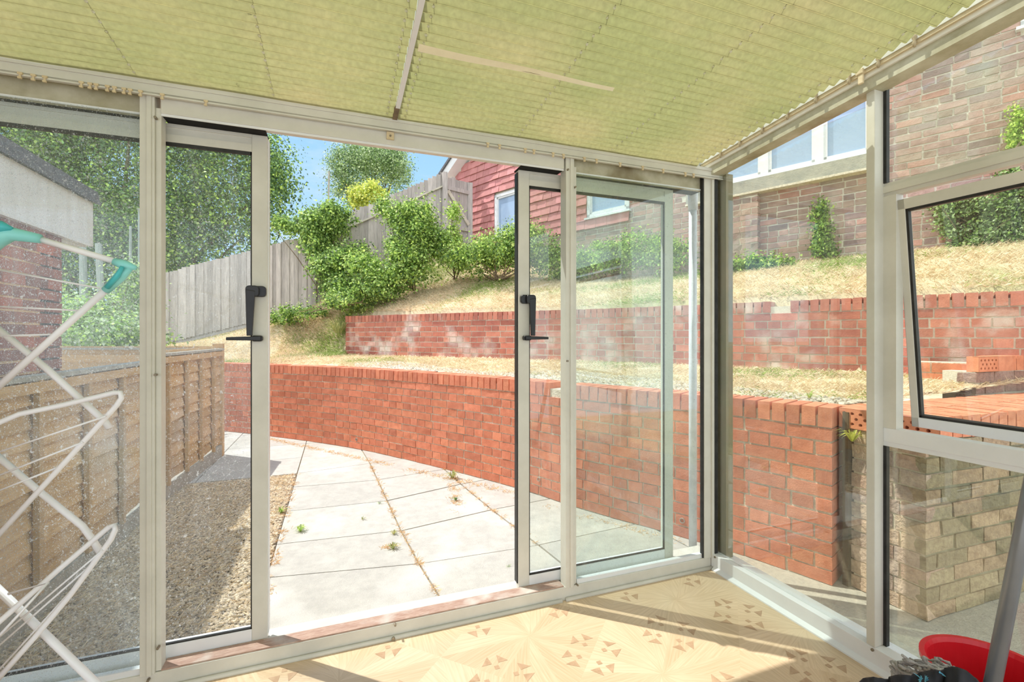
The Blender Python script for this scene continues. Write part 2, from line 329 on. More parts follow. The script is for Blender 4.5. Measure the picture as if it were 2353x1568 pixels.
# ------------------------------------------------------------ room: floor
GZ = -.11
mb = MB(); mb.box(-4.6, 0.0, -3.4, -.002, -.12, 0)
floor = mb.build('floor', M['floor']); struct(floor, 'pale wood-effect vinyl floor with starburst parquet pattern', 'floor')
mb = MB(); P = .508; cr_, sr_ = math.cos(math.radians(-45)), math.sin(math.radians(-45))
def fl(u, v): return (-.728+(u*cr_-v*sr_), -.535+(u*sr_+v*cr_))
for i in range(-8, 9):
    for j in range(-8, 9):
        for (mu_, mv_) in ((i*P+P/2, j*P), (i*P, j*P+P/2)):
            for k in range(4):
                a = math.radians(45+90*k); du, dv = math.cos(a), math.sin(a); tu, tv = -dv, du
                R0 = .088
                def Q(r, t): return fl(mu_+du*r+tu*t, mv_+dv*r+tv*t)
                polys = [[(.045, -.009), (.063, -.009), (.063, .009), (.045, .009)],
                         [(R0-.012, .012), (R0+.030, .018), (R0-.012, .05)], [(R0-.012, -.012), (R0+.030, -.018), (R0-.012, -.05)]]
                for pl in polys:
                    pts = [Q(*q) for q in pl]
                    if any(x > -.03 or y > -.03 or x < -4.5 or y < -3.3 for x, y in pts): continue
                    mb.add([(x, y, .0006) for x, y in pts], [tuple(range(len(pts)))])
o = mb.build('inlay', M['floorwood'], floor)

# ------------------------------------------------------------ front wall frame
wf = empty('wall_front', (-1.2, 0, 0)); struct(wf, 'cream aluminium frame around the sliding patio doors', 'wall')
XL = -4.6
MB().box(XL, .0, 0, .05, GZ, .058).build('sill', M['alu'], wf, bevel=.002)
MB().tube([(XL, -.008, .004), (-.86, -.008, .004)], .009, 10).build('floor_trim', M['alu'], wf, smooth=True)
MB().tube([(-.84, -.008, .005), (0, -.008, .005)], .0095, 10).build('floor_trim', M['alu'], wf, smooth=True)
MB().box(-2.37, -.845, .004, .062, .056, .0635).build('timber_threshold', M['sillwood'], wf)
MB().box(XL, .04, .05, .14, GZ, .052).build('outer_sill', M['alu'], wf)
MB().box(XL, -2.43, .008, .03, .058, .078).build('pane_bead', M['white'], wf)
MB().box(-.775, -.05, .008, .03, .058, .078).build('pane_bead', M['white'], wf)
MB().box(-2.37, -.845, -.002, .05, 1.957, 2.03).build('header', M['alu'], wf, bevel=.002)
MB().box(-2.37, -.845, .002, .006, 1.949, 1.957).build('header_lip', M['white'], wf)
for x0, x1 in ((XL, -2.42), (-.785, -.03)):
    MB().box(x0, x1, .022, .05, 1.954, 2.03).build('stained_header', M['alu_mould'], wf)
    MB().box(x0, x1, .016, .022, 1.950, 1.956).build('header_lip', M['white'], wf)
    MB().box(x0, x1, .05, .11, 1.953, 1.97).build('brush_seal', M['gap'], wf)
MB().box(-2.37, -2.055, .01, .11, 1.953, 1.9575).build('brush_seal', M['gap'], wf)
MB().box(-1.045, -.845, .01, .11, 1.953, 1.9575).build('brush_seal', M['gap'], wf)
MB().box(XL, .05, -.004, .12, 2.03, 2.062).build('eaves_beam', M['alu'], wf)
MB().box(XL, .08, .035, .17, 2.062, 2.13).build('eaves_beam', M['alu'], wf)
for x in (-4.0, -2.4, -.81):
    p = MB(); p.box(x-.028, x+.014, -.006, .05, .055, 2.03); p.box(x-.008, x+.006, -.011, .0, .056, 2.03); p.box(x+.014, x+.030, .004, .05, .06, 1.975)
    p.build('post', M['alu'], wf, bevel=.0015)
MB().box(-.053, -.047, .0, .02, .06, 2.03).build('gasket', M['gasket'], wf)
p = MB(); p.box(-.047, .0, -.004, .02, .055, 2.05); p.box(.0, .046, -.0, .05, .076, 2.05); p.box(-.004, .012, -.012, .0, .06, 2.05); p.build('corner_post', M['alu'], wf, bevel=.0015)
for (px, py) in ((357, 862), (363, 1490), (1304, 830), (1305, 390), (357, 270), (1322, 430), (1327, 1345), (340, 1565), (908, 1437)):
    q = atY(px, py, -.011); MB().tube([(q[0], -.016, q[2]), (q[0], .0, q[2])], .0042, 10).build('screw', M['screw'], wf)
q = atY(904, 1474, -.015); MB().tube([(q[0], -.022, .006), (q[0], -.012, .006)], .007, 10).build('screw', M['screw'], wf)

# fixed panes
def pane(name, x0, x1, y, z0, z1, m, label):
    o = MB().box(x0, x1, y-.002, y+.002, z0, z1).build(name, m); struct(o, label, 'window'); return o
pane('window_1', -3.97, -2.428, .016, .066, 1.952, M['glass_dirty'], 'fixed pane at far left behind the clothes airer, spotted with dried rain')
pane('window_2', -.78, -.05, .016, .066, 1.952, M['glass_sash'], 'fixed pane between the right door post and the corner post')

# sliding leaves
def leaf(name, x0, x1, side, m, label):
    y0, y1 = .066, .1; z0, z1 = .056, 1.952; w = .052
    t = empty(name, ((x0+x1)/2, y0, z0)); struct(t, label, 'door')
    MB().box(x0, x0+w, y0, y1, z0, z1).build('stile', M['alu'], t, bevel=.002)
    MB().box(x1-w, x1, y0, y1, z0, z1).build('stile', M['alu'], t, bevel=.002)
    a = MB(); a.box(x0+w, x1-w, y0+.006, y1, z1-.062, z1); a.box(x0+w, x1-w, y0+.002, y0+.006, z1-.012, z1); a.box(x0+w, x1-w, y0, y0+.006, z1-.066, z1-.038); a.build('top_rail', M['alu'], t)
    MB().box(x0+w, x1-w, y0, y1, z0, z0+.05).build('bottom_rail', M['white'], t, bevel=.002)
    g = MB()
    for a0, a1, b0, b1 in ((x0+w-.001, x0+w+.004, z0+.05, z1-.066), (x1-w-.004, x1-w+.001, z0+.05, z1-.066), (x0+w, x1-w, z0+.05, z0+.055), (x0+w, x1-w, z1-.078, z1-.066)):
        g.box(a0, a1, y0+.002, y0+.012, b0, b1)
    g.build('gasket', M['gasket'], t)
    MB().box(x0+w, x1-w, .085, .089, z0+.05, z1-.066).build('pane', m, t)
    e = x1 if side > 0 else x0
    MB().box(e-.002 if side > 0 else e-.004, e+.004 if side > 0 else e+.002, y0+.008, y1+.008, z0+.02, z1-.01).build('edge_seal', M['gasket'] if side < 0 else M['white'], t)
    h = MB(); xc = (x1-.026) if side > 0 else (x0+.030)
    a = -1 if side > 0 else 1      # lever swings away from the opening edge
    zt = 1.365
    n = 12
    def rr(cx, cz, hw, hh, r):
        out = []
        for k, (sx, sz) in enumerate(((1, -1), (1, 1), (-1, 1), (-1, -1))):
            for j in range(4):
                t_ = math.radians(-90+90*k+30*j); out.append((cx+sx*(hw-r)+r*math.cos(t_), cz+sz*(hh-r)+r*math.sin(t_)))
        return out
    h.prism(rr(xc, zt, .024, .020, .012), 'y', .048, .066)
    h.prism(rr(xc+a*.020, zt, .022, .020, .012), 'y', .034, .049)
    h.prism([(xc+a*.042, zt+.005), (xc+a*.010, zt+.0), (xc+a*.020, zt-.165), (xc+a*.038, zt-.165)][::a], 'y', .0325, .047)
    h.prism(rr(xc+a*.005, zt-.175, .018, .011, .008), 'y', .040, .066)
    h.prism([(xc-a*.008, zt-.166), (xc-a*.008, zt-.183), (xc+a*.103, zt-.181), (xc+a*.103, zt-.170)][::a], 'y', .030, .048)
    hd = h.build('handle', M['black'], t, bevel=.002); hd['label'] = 'black lever handle'
    return t
leaf('door_1', -2.93, -2.055, 1, M['glass_dirty'], 'left sliding door leaf, slid open, its glass speckled with dirt')
leaf('door_2', -1.04, -.185, -1, M['glass_sash'], 'right sliding door leaf slid open towards the corner, with clear glass')

# ------------------------------------------------------------ right wall frame
wr = empty('wall_right', (0, -.8, 0)); struct(wr, 'cream aluminium frame of the glazed side wall', 'wall')
YB = -3.4
def zr(y, z0): return z0-.08*y
MB().box(.0, .05, YB, .0, GZ, .078).build('sill', M['white'], wr, bevel=.002)
MB().prism([(-.016, .0), (-.016, .006), (0, .020), (0, 0)], 'y', YB, -.02).build('floor_flange', M['white'], wr)
MB().box(.0, .056, -.786, -.757, .0785, 2.12).build('post', M['alu'], wr, bevel=.002)
MB().box(.054, .085, YB, -.786, 1.703, 1.752).build('transom', M['alu'], wr)
MB().box(.045, .056, YB, -.786, 1.716, 1.738).build('transom', M['alu'], wr)
MB().box(.046, .09, YB, -.786, .818, .868).build('lower_transom', M['white'], wr, bevel=.002)
MB().box(.050, .09, YB, -.786, .802, .818).build('lower_transom', M['white'], wr)
MB().box(.046, .085, -.828, -.786, .868, 1.703).build('jamb', M['alu'], wr)
MB().box(.05, .12, YB, .0, GZ, .06).build('outer_sill', M['white'], wr)
for z0, z1 in ((.078, .802), (1.752, 2.13)):
    MB().box(.046, .0625, -.797, -.786, z0, z1).build('gasket', M['gasket'], wr)
MB().box(.012, .03, -.015, -.008, .078, 2.05).build('gasket', M['gasket'], wr)
a = MB()
def slope_bar(x0, x1, za, zb, y0=YB, y1=0.03):
    m_ = MB(); vs = []
    for y in (y0, y1):
        vs += [(x0, y, zr(y, za)), (x1, y, zr(y, za)), (x1, y, zr(y, zb)), (x0, y, zr(y, zb))]
    return m_.add(vs, [(0, 1, 2, 3), (7, 6, 5, 4), (0, 4, 5, 1), (1, 5, 6, 2), (2, 6, 7, 3), (3, 7, 4, 0)])
slope_bar(-.03, .0, 2.063, 2.103).build('gable_rail', M['track'], wr, bevel=.003)
slope_bar(-.02, .05, 2.022, 2.063).build('stained_gable_head', M['alu_mould'], wr)
slope_bar(-.045, -.03, 2.090, 2.103).build('rail_lip', M['alu'], wr)
slope_bar(.0, .08, 2.063, 2.15).build('gable_beam', M['alu'], wr)
for (px, py) in ((2005, 1494), (2012, 1540), (1643, 1281)):
    q = atX(px, py, -.002); MB().tube([(-.006, q[1], q[2]), (0.004, q[1], q[2])], .005, 10).build('screw', M['screw'], wr)
MB().box(.03, .034, -.757, -.012, .078, 2.05).build('tmp', M['glass_side'], None)
o = bpy.data.objects['tmp']; o.name = 'window_3'; struct(o, 'side pane between the corner post and the white middle post', 'window')
o = MB().box(.062, .066, YB, -.79, .07, .812).build('window_4', M['glass_side']); struct(o, 'lower side pane beside the mop, below the open hopper window', 'window')
o = MB().box(.062, .066, YB, -.79, 1.74, 2.13).build('window_5', M['glass_side']); struct(o, 'upper side pane above the open hopper window', 'window')
# open sash, hung at the top, pushed out at the bottom
sa = empty('window_6', (.02, -1.4, 1.68)); struct(sa, 'top-hung side window pushed open at the bottom', 'window')
sdx, sdz = .139-.055, .873-1.680; ln = math.hypot(sdx, sdz); sdir = np.array([sdx/ln, 0, sdz/ln]); snor = np.array([-sdir[2], 0, sdir[0]])
O0 = np.array([.052, 0, 1.680])
def sb(y0, y1, t0, t1, n0, n1):
    m_ = MB(); c = O0+sdir*(t0+t1)/2+snor*(n0+n1)/2+EYv*(y0+y1)/2
    return m_.obox(c, sdir, EYv, snor, t1-t0, y1-y0, n1-n0)
LS = ln
sb(-.850, -.826, 0, LS, .0, .035).build('stile', M['alu'], sa, bevel=.002)
sb(YB, -.826, 0, .036, .0, .035).build('top_rail', M['alu'], sa, bevel=.002)
sb(YB, -.826, LS-.036, LS, .0, .035).build('bottom_rail', M['white'], sa, bevel=.002)
sb(-.858, -.850, .036, LS-.036, .002, .018).build('gasket', M['gasket'], sa)
sb(-.826, -.822, 0, LS, .008, .03).build('weather_seal', M['gasket'], sa)
sb(YB, -.850, .036, .045, .002, .03).build('gasket', M['gasket'], sa)
sb(YB, -.850, LS-.044, LS-.036, .002, .03).build('gasket', M['gasket'], sa)
sb(YB, -.852, .04, LS-.04, .012, .016).build('pane', M['glass_side'], sa)
# brown outer corner post
o = MB().box(.055, .10, -.045, .06, GZ, 2.03).build('corner_board', M['postbrown']); tag(o, 'narrow brown algae-stained board outside the corner post', 'board')

# ------------------------------------------------------------ roof and blinds
ro = MB(); vs = []
for y in (YB, .17):
    for z in (.10, .106): vs += [(-4.6, y, zr(y, 2.06)+z), (.08, y, zr(y, 2.06)+z)]
ro.add(vs, [(0, 1, 3, 2), (4, 6, 7, 5), (0, 4, 5, 1), (2, 3, 7, 6), (0, 2, 6, 4), (1, 5, 7, 3)])
ce = ro.build('ceiling', M['glass_roof']); struct(ce, 'sloping clear roof glazing above the pleated blinds', 'ceiling')
# dark strips of the eaves on the roof edge
MB().box(-4.6, .1, .17, .26, 2.05, 2.13).build('gutter', M['alu'], wf)
b_ = MB()
def rbar(x, w=.022, y0=YB, y1=.02):
    m_ = MB(); vs = []
    for y in (y0, y1):
        z = zr(y, 2.045); vs += [(x-w/2, y, z), (x+w/2, y, z), (x+w/2, y, z+.03), (x-w/2, y, z+.03)]
    return m_.add(vs, [(0, 1, 2, 3), (7, 6, 5, 4), (0, 4, 5, 1), (1, 5, 6, 2), (2, 6, 7, 3), (3, 7, 4, 0)])
o = rbar(-1.595, .016, YB, -.11).build('glazing_bar', M['white']); struct(o, 'white bar between the two roof blinds', 'trim')
o.name = 'trim_1'
o = rbar(-1.597, .018, -.11, -.01).build('rusty_end', M['stem'], o)
def blind(x0, x1, cords, label, damaged=None):
    t = empty('pleated_roof_blind', ((x0+x1)/2, -1.5, zr(-1.5, 2.06))); tag(t, label, 'blind', None)
    pitch = .0385; n = int((3.3)/pitch); ys = []; zs = []; cv = []
    for i in range(n):
        y = -.03-i*pitch
        zt = zr(y, 2.06)
        # each pleat: short steep drop then long shallow panel
        ys += [y+.0040, y, y-.0008, y-.0026, y-.0305]; zs += [zt-.0100, zt-.0109, zt-.0105, zt-.0092, zt+.0085]; cv += [1.32, 1.32, .60, .90, .97]  # colours: lip painted lighter as if lit, crease darkened by dirt and shading
    nx = 60; xs = np.linspace(x0, x1, nx)
    V = []; 
    for k, (y, z) in enumerate(zip(ys, zs)):
        kk = k//5
        for x in xs:
            dz = .0016*math.sin(x*5+kk*.9)+.0009*math.sin(x*17+kk*1.7); V.append((x, y+dz*.6, z+dz))
    Fq = [(k*nx+i, k*nx+i+1, (k+1)*nx+i+1, (k+1)*nx+i) for k in range(len(ys)-1) for i in range(nx-1)]
    tone = np.repeat(np.array(cv), nx)+rng.uniform(-.12, .12, len(V)); tone = np.where(np.repeat(np.array(cv), nx) < .7, np.clip(tone+.15*np.sin(np.array(V)[:, 0]*13), .45, .95), np.repeat(np.array(cv), nx))
    fb = big_mesh('fabric', np.array(V), np.array(Fq), tone[:, None]*np.ones((1, 3)), M['blind'], t)
    MB().box(x0, x1, -.028, -.006, 2.058, 2.072).build('bottom_rail', M['lap_grey'], t)
    me_ = None
    for cx in cords:
        MB().tube([(cx, -.02, zr(-.02, 2.0595)), (cx, YB+.05, zr(YB+.05, 2.0595))], .0009, 6).build('cord', M['cord'], t)
        for i in range(n):
            y = -.03-i*pitch; zt = zr(y, 2.06)
            if y < -1.25: break
            if me_ is None:
                e0 = MB().lathe([(.0004, -.0018), (.0036, -.0016), (.0046, 0), (.0038, .0012)], (0, 0, 0), 12).build('hole_glint', M['hole_glint'], t, smooth=True); me_ = e0  # pale disc in place of a sunlit hole in the fabric
                e = e0
            else: e = me_.copy(); COL.objects.link(e)
            e.location = (cx, y-.0165, zt-.0018); e.rotation_euler = (math.radians(-32), 0, 0)
    if damaged:
        for (xa, xb, y, w) in damaged:
            m_ = MB(); N_ = 24; vs = []; fs = []
            for i in range(N_+1):
                f = i/N_; x = xa+(xb-xa)*f; ww = w*(1-.55*f)
                zz = zr(y, 2.06)-.012-.002*math.sin(f*9); vs += [(x, y-ww/2, zz+.002), (x, y+ww/2, zz-.004)]
            for i in range(N_): fs.append((2*i, 2*i+1, 2*i+3, 2*i+2))
            m_.add(vs, fs, (1.5, 1.5, 1.6)).build('creased_pleat', M['crease'], t)
    return t
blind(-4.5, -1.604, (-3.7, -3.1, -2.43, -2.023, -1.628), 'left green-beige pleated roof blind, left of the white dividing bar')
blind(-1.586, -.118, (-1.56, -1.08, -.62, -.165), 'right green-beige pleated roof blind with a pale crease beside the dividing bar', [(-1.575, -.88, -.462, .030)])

# ------------------------------------------------------------ curtain track and gliders
def glider(x, y, z, parent, up=True):
    g = MB(); g.box(x-.006, x+.006, y-.007, y+.002, z-.003, z+.004); g.box(x-.0025, x+.0025, y-.006, y-.002, z-.011, z-.003); g.box(x-.005, x+.004, y-.0075, y-.0015, z-.016, z-.010)
    return g.build('glider', M['clip'], parent)
tr = empty('curtain_track', (-1.3, -.02, 2.03)); tag(tr, 'cream curtain track running along the top of the sliding doors', 'curtain track')
p = MB(); p.box(-4.6, .09, -.022, -.004, 2.006, 2.052); p.box(-4.6, .09, -.026, -.022, 2.003, 2.009); p.box(-4.6, .09, -.026, -.022, 2.040, 2.056); p.build('rail', M['alu'], tr, bevel=.0015)
MB().box(-4.6, .085, -.0235, -.0215, 2.009, 2.014).build('groove', M['lap_grey'], tr)
for px, py in ((46, 183), (76.5, 188), (103, 193), (187, 201), (207, 204), (221, 206), (247, 209), (263, 211), (285, 214), (299, 216), (323, 219), (373, 225), (473, 237), (1121, 322), (1148, 327), (1207, 334), (1227, 337), (1271, 343), (1295, 346), (1343, 353), (1371, 357), (1425, 364), (1477, 371), (1524, 378), (1575, 385), (1594, 388)):
    q = atY(px, py, -.028); glider(q[0], -.024, 2.008, tr)
q = atY(897, 306, -.01)
b = MB(); b.box(q[0]-.014, q[0]+.014, -.012, -.003, 1.975, 2.004); b.build('bracket', M['clip'], tr)
MB().tube([(q[0], -.016, 1.988), (q[0], -.01, 1.988)], .004, 10).build('screw', M['screw'], tr)
tr2 = empty('gable_curtain_track', (-.04, -.8, 2.16)); tag(tr2, 'curtain track with hanging hooks on the sloping rail at right', 'curtain track')
slope_bar(-.040, -.030, 2.078, 2.092).build('rail', M['clip'], tr2)
for y in (-.11, -.228, -.351, -.475, -.60, -.727, -.826, -.935):
    z = zr(y, 2.098); g = MB(); g.tube([(-.044, y, z+.014), (-.047, y, z-.002), (-.045, y, z-.010), (-.048, y, z-.018), (-.044, y, z-.032)], [.005, .0075, .004, .0068, .003], 8)
    g.tube([(-.036, y, z+.004), (-.044, y-.006, z+.006)], .003, 6); g.build('hook', M['hook'], tr2, smooth=True)
g = MB(); z = zr(-.765, 2.09); g.box(-.052, -.036, -.778, -.752, z-.012, z+.008); g.box(-.048, -.038, -.776, -.758, z-.046, z-.010)
g.build('end_bracket', M['clip'], tr2, bevel=.003)

# ------------------------------------------------------------ path helper and brickwork
class Path:
    def __init__(s, pts, sub=8):
        P_ = np.array(pts, float); out = []
        for i in range(len(P_)-1):
            p0 = P_[max(i-1, 0)]; p1 = P_[i]; p2 = P_[i+1]; p3 = P_[min(i+2, len(P_)-1)]
            for k in range(sub):
                t = k/sub; out.append(.5*((2*p1)+(-p0+p2)*t+(2*p0-5*p1+4*p2-p3)*t*t+(-p0+3*p1-3*p2+p3)*t**3))
        out.append(P_[-1]); s.p = np.array(out); d = np.linalg.norm(np.diff(s.p, axis=0), axis=1); s.s = np.concatenate([[0], np.cumsum(d)]); s.L = s.s[-1]
    def at(s, t):
        x = np.interp(t, s.s, s.p[:, 0]); y = np.interp(t, s.s, s.p[:, 1]); return np.array([x, y, 0.0])
    def tan(s, t):
        d = s.at(min(t+.03, s.L))-s.at(max(t-.03, 0)); return d/np.linalg.norm(d)
def shade(c, v): return tuple(float(np.clip(a*v, 0, 1.6)) for a in c)
def bricks(path, flip, z0, n, pal, m, mm, parent, bl=.215, bh=.065, j=.010, depth=.1025, bond='english', soldier=True, thick=.215, holes=(), skip=None, jit=.0012, s0=0, s1=None, recess=.008, name='brickwork', missing=(), cuts=()):
    """coursed brickwork along a path; flip=+1 puts the face on the left of the path direction"""
    B = MB(); s1 = path.L if s1 is None else s1
    for i in range(n):
        z = z0+i*(bh+j)+bh/2+j/2
        hd = (i % 2 == 1) if bond == 'english' else False
        w = (bl-j)/2 if hd else bl; s = s0 + (0 if bond == 'english' else (-(i % 2)*(bl+j)/2-rng.uniform(0, .03)))
        if bond == 'english' and not hd: s = s0-(0)
        first = True
        while s < s1-.02:
            ww = w
            if bond == 'english' and hd and first: ww = w*.75
            if bond == 'mixed': ww = (bl-j)/2 if rng.random() < .33 else bl
            first = False
            a, b = max(s, s0), min(s+ww, s1)
            for q0_, q1_, q2_, q3_ in cuts:
                if q2_-.03 < z < q3_+.03:
                    if q0_ <= a and b <= q1_: b = a
                    elif a < q0_ < b: b = q0_
                    elif a < q1_ < b: a = q1_
            if b-a > .02:
                c = (a+b)/2; t = path.tan(c); nrm = np.array([-t[1], t[0], 0])*flip
                ok = True
                if skip is not None and skip(a, b, z): ok = False
                if ok:
                    k = pal[rng.integers(len(pal))]; v = rng.uniform(.86, 1.1)
                    pc = path.at(c)-nrm*(depth/2+abs(rng.normal(0, .0012)))
                    B.obox(pc+EZv*(z+rng.normal(0, .0006)), t, nrm, EZv, b-a-rng.uniform(0, .002), depth, bh-rng.uniform(0, .002), shade(k, v), jit)
            s += ww+j
    top = z0+n*(bh+j)
    if soldier:
        s = s0; k_ = 0
        while s < s1-.05:
            c = s+bh/2; t = path.tan(c); nrm = np.array([-t[1], t[0], 0])*flip; k = pal[rng.integers(len(pal))]
            if k_ not in missing:
                B.obox(path.at(c)-nrm*(.215/2-.004+rng.normal(0, .0015))+EZv*(top+.1025/2+j/2+rng.normal(0, .0008)), t, nrm, EZv, bh-.001, .215, .1025, shade(k, rng.uniform(.9, 1.1)), jit)
            s += bh+j+.001; k_ += 1
    B.build(name, m, parent)
    # mortar body
    N_ = max(2, int((s1-s0)/.12)); vs = []; fs = []; zt = top+(.06 if soldier else 0)
    for i in range(N_+1):
        c = s0+.008+(s1-s0-.016)*i/N_; t = path.tan(c); nrm = np.array([-t[1], t[0], 0])*flip
        f = path.at(c)-nrm*recess; b = path.at(c)-nrm*(thick-.01)
        vs += [f+EZv*z0, b+EZv*z0, b+EZv*zt, f+EZv*zt]
    if skip is None:
        for i in range(N_):
            o_ = i*4
            for k in range(4): fs.append((o_+k, o_+(k+1) % 4, o_+4+(k+1) % 4, o_+4+k))
        fs += [(0, 1, 2, 3), (N_*4+3, N_*4+2, N_*4+1, N_*4)]
        MB().add(vs, fs).build('mortar', mm, parent)
    return top+(.1025+j/2 if soldier else 0)

PAL_RED = [(1, 1, 1), (1.05, 1.02, 1), (.92, .9, .9), (1.08, 1.1, 1.05), (.97, .93, .9)]
LW = Path([(.612, -.20), (.44, .25), (.25, .62), (-.09, 1.23), (-.37, 1.84), (-.90, 2.74), (-1.69, 3.9), (-2.72, 4.98), (-3.35, 5.55), (-4.3, 6.4)])
t = empty('lower_retaining_wall', (.6, -.2, GZ)); tag(t, 'long curved red brick retaining wall beside the patio slabs', 'wall')
topL = bricks(LW, 1, GZ, 11, PAL_RED, M['brick_red'], M['mortar'], t, missing=(23, 24), depth=.207)
UWp = [(-1.69, 6.15), (-.50, 4.72), (.37, 3.72), (1.13, 2.78), (1.64, 1.93), (2.19, .86), (2.70, -.09), (3.15, -1.0)]
UW = Path(UWp)
t = empty('upper_retaining_wall', (2.7, 0, .88)); tag(t, 'upper red brick retaining wall holding back the dry grass bank', 'wall')
topU = bricks(UW, -1, .885, 7, [(1, 1, 1), (1.12, 1.1, 1.05), (.86, .84, .86), (1.0, 1.1, 1.1), (1.15, 1.25, 1.2)], M['brick_red2'], M['mortar_g'], t, missing=(80, 81))
# weep pipes in the lower wall
for (px, py, zz) in ((820, 1010, 0), (1238, 1102, 0), (1570, 1197, 0)):
    best = min(np.linspace(0, LW.L, 600), key=lambda s_: abs(np.cross((LW.at(s_)-CAM)[:2], ray(px, py)[:2])))
    c = LW.at(best); tt = LW.tan(best); nrm = np.array([-tt[1], tt[0], 0])
    z = H+ray(px, py)[2]*np.dot((c-CAM)[:2], ray(px, py)[:2])/np.dot(ray(px, py)[:2], ray(px, py)[:2])
    w = MB(); q = c+EZv*z; vs = []; fs = []
    for r_, off in ((.013, -.03), (.013, .005), (.017, .005), (.017, -.03)):
        for k in range(14):
            a_ = 2*math.pi*k/14; vs.append(q+tt*r_*math.cos(a_)+EZv*r_*math.sin(a_)+nrm*off)
    for i in range(3):
        for k in range(14): fs.append((i*14+k, i*14+(k+1) % 14, (i+1)*14+(k+1) % 14, (i+1)*14+k))
    o = w.add(vs, fs).build('weep_pipe', M['lap_grey']); tag(o, {820: 'far weep pipe low in the red brick wall', 1238: 'weep pipe low in the brick wall behind the right door leaf', 1570: 'near weep pipe low in the brick wall beside the white downpipe'}[px], 'pipe', 'weep pipes in the lower wall')

# ------------------------------------------------------------ buff block wall with perforated bricks on top
bw = empty('garden_step_wall', (.7, -.4, GZ)); tag(bw, 'buff rough-faced brick wall end with red brick-on-edge top, beside the narrow slot', 'wall')
BW = Path([(.705, -.235), (.716, -.561)], 2)
PALB = [(1, 1, 1), (.9, .88, .9), (1.1, 1.05, .95), (.95, .85, .8), (1.12, 1.1, 1.0)]
bricks(BW, -1, GZ, 11, PALB, M['brick_block'], M['mortar'], bw, bh=.066, j=.009, bond='english', soldier=False, thick=.4, jit=.0016, name='block_face', depth=.2)
BS = Path([(.716, -.561), (3.2, -.62)], 4)
bricks(BS, -1, GZ, 11, [(.75, .8, .62), (.5, .55, .42), (.8, .75, .6)], M['brick_block'], M['mortar_d'], bw, bond='stretcher', soldier=False, thick=.3, jit=.0016, name='block_side')
def perforated(c, ex, ey, L_=.215, Hh=.1025, dp=.065, nx=(5, 4, 5), name='perforated_brick', parent=None, col=(1, 1, 1)):
    """brick on edge; ex along face, ey into wall; real holes cut as dark recessed discs in a grid mesh"""
    import bmesh
    bm = bmesh.new(); W_ = 110; H_ = 52
    holes = []
    for r_, n_ in enumerate(nx):
        for k in range(n_):
            holes.append(((k+.5+(0 if n_ == max(nx) else .0))/n_*(L_*.94)+L_*.03 if n_ == max(nx) else (k+1)/(n_+1)*L_*.98+L_*.01, Hh*(.24+.26*r_)))
    vv = {}
    def g(i, k, d):
        key = (i, k, d)
        if key not in vv: vv[key] = bm.verts.new(Vector(c+ex*(i/W_*L_-L_/2)+EZv*(k/H_*Hh-Hh/2)+ey*d))
        return vv[key]
    def inside(i, k):
        x = (i+.5)/W_*L_; z = (k+.5)/H_*Hh
        return any(((x-hx)/.0088)**2+((z-hz)/.0078)**2 < 1 for hx, hz in holes)
    for i in range(W_):
        for k in range(H_):
            d = .03 if inside(i, k) else 0
            bm.faces.new((g(i, k, d), g(i+1, k, d), g(i+1, k+1, d), g(i, k+1, d)))
            for (di, dk, a1, a2) in ((1, 0, (i+1, k), (i+1, k+1)), (0, 1, (i, k+1), (i+1, k+1))):
                if i+di < W_ and k+dk < H_ and inside(i, k) != inside(i+di, k+dk):
                    bm.faces.new((g(*a1, 0), g(*a2, 0), g(*a2, .03), g(*a1, .03)))
    me = bpy.data.meshes.new(name); bm.to_mesh(me); bm.free(); me.materials.append(M['brick_red'])
    o_ = bpy.data.objects.new(name, me); COL.objects.link(o_)
    at = me.attributes.new('col', 'FLOAT_COLOR', 'POINT'); at.data.foreach_set('color', np.tile(np.array([*col, 1], np.float32), len(me.vertices)))
    if parent: o_.parent = parent; o_.matrix_parent_inverse = Matrix.Translation(-Vector(parent.location))
    c2 = c+ey*(.034+(dp-.034)/2); m2 = MB(); m2.obox(c2, ex, ey, EZv, L_, dp-.034, Hh, col)
    # rim so that the front layer has sides
    for sgn in (-1, 1):
        m2.obox(c+ex*sgn*(L_/2-.001)+ey*.017, ex, ey, EZv, .002, .034, Hh, col); m2.obox(c+EZv*sgn*(Hh/2-.001)+ey*.017, ex, ey, EZv, L_, .034, .002, col)
    m2.build('brick_body', M['brick_red'], parent)
PC = (1.12, 1.25, 1.2)
ZT = .82
exB = np.array([.034, -.999, 0]); eyB = np.array([.999, .034, 0])
for y in (-.235+.105-.215-.002, -.235+.105-.43-.012):
    perforated(np.array([.690+.034*abs(y+.2), y+.06, ZT-.0515]), exB, eyB, parent=bw, col=PC)
B = MB(); x = .76
while x < 3.1:
    yb = -.565-.02*(x-.7)
    for k in (0, 1):
        B.obox((x+.033, yb+.1075+k*.222, ZT-.0515+rng.normal(0, .001)), EXv, EYv, EZv, .0655, .215, .1025, shade((1.12, 1.2, 1.15), rng.uniform(.93, 1.06)), .001)
    x += .0725
B.build('coping_bricks', M['brick_red'], bw)
MB().box(.78, 3.1, -.555, -.16, ZT-.12, ZT-.012).build('mortar', M['mortar_d'], bw)
MB().box(.685, 1.1, -.233, -.203, GZ, ZT-.02).build('slot_shade', M['slotshade'], bw)  # dark filler added where the open slot would be in shade
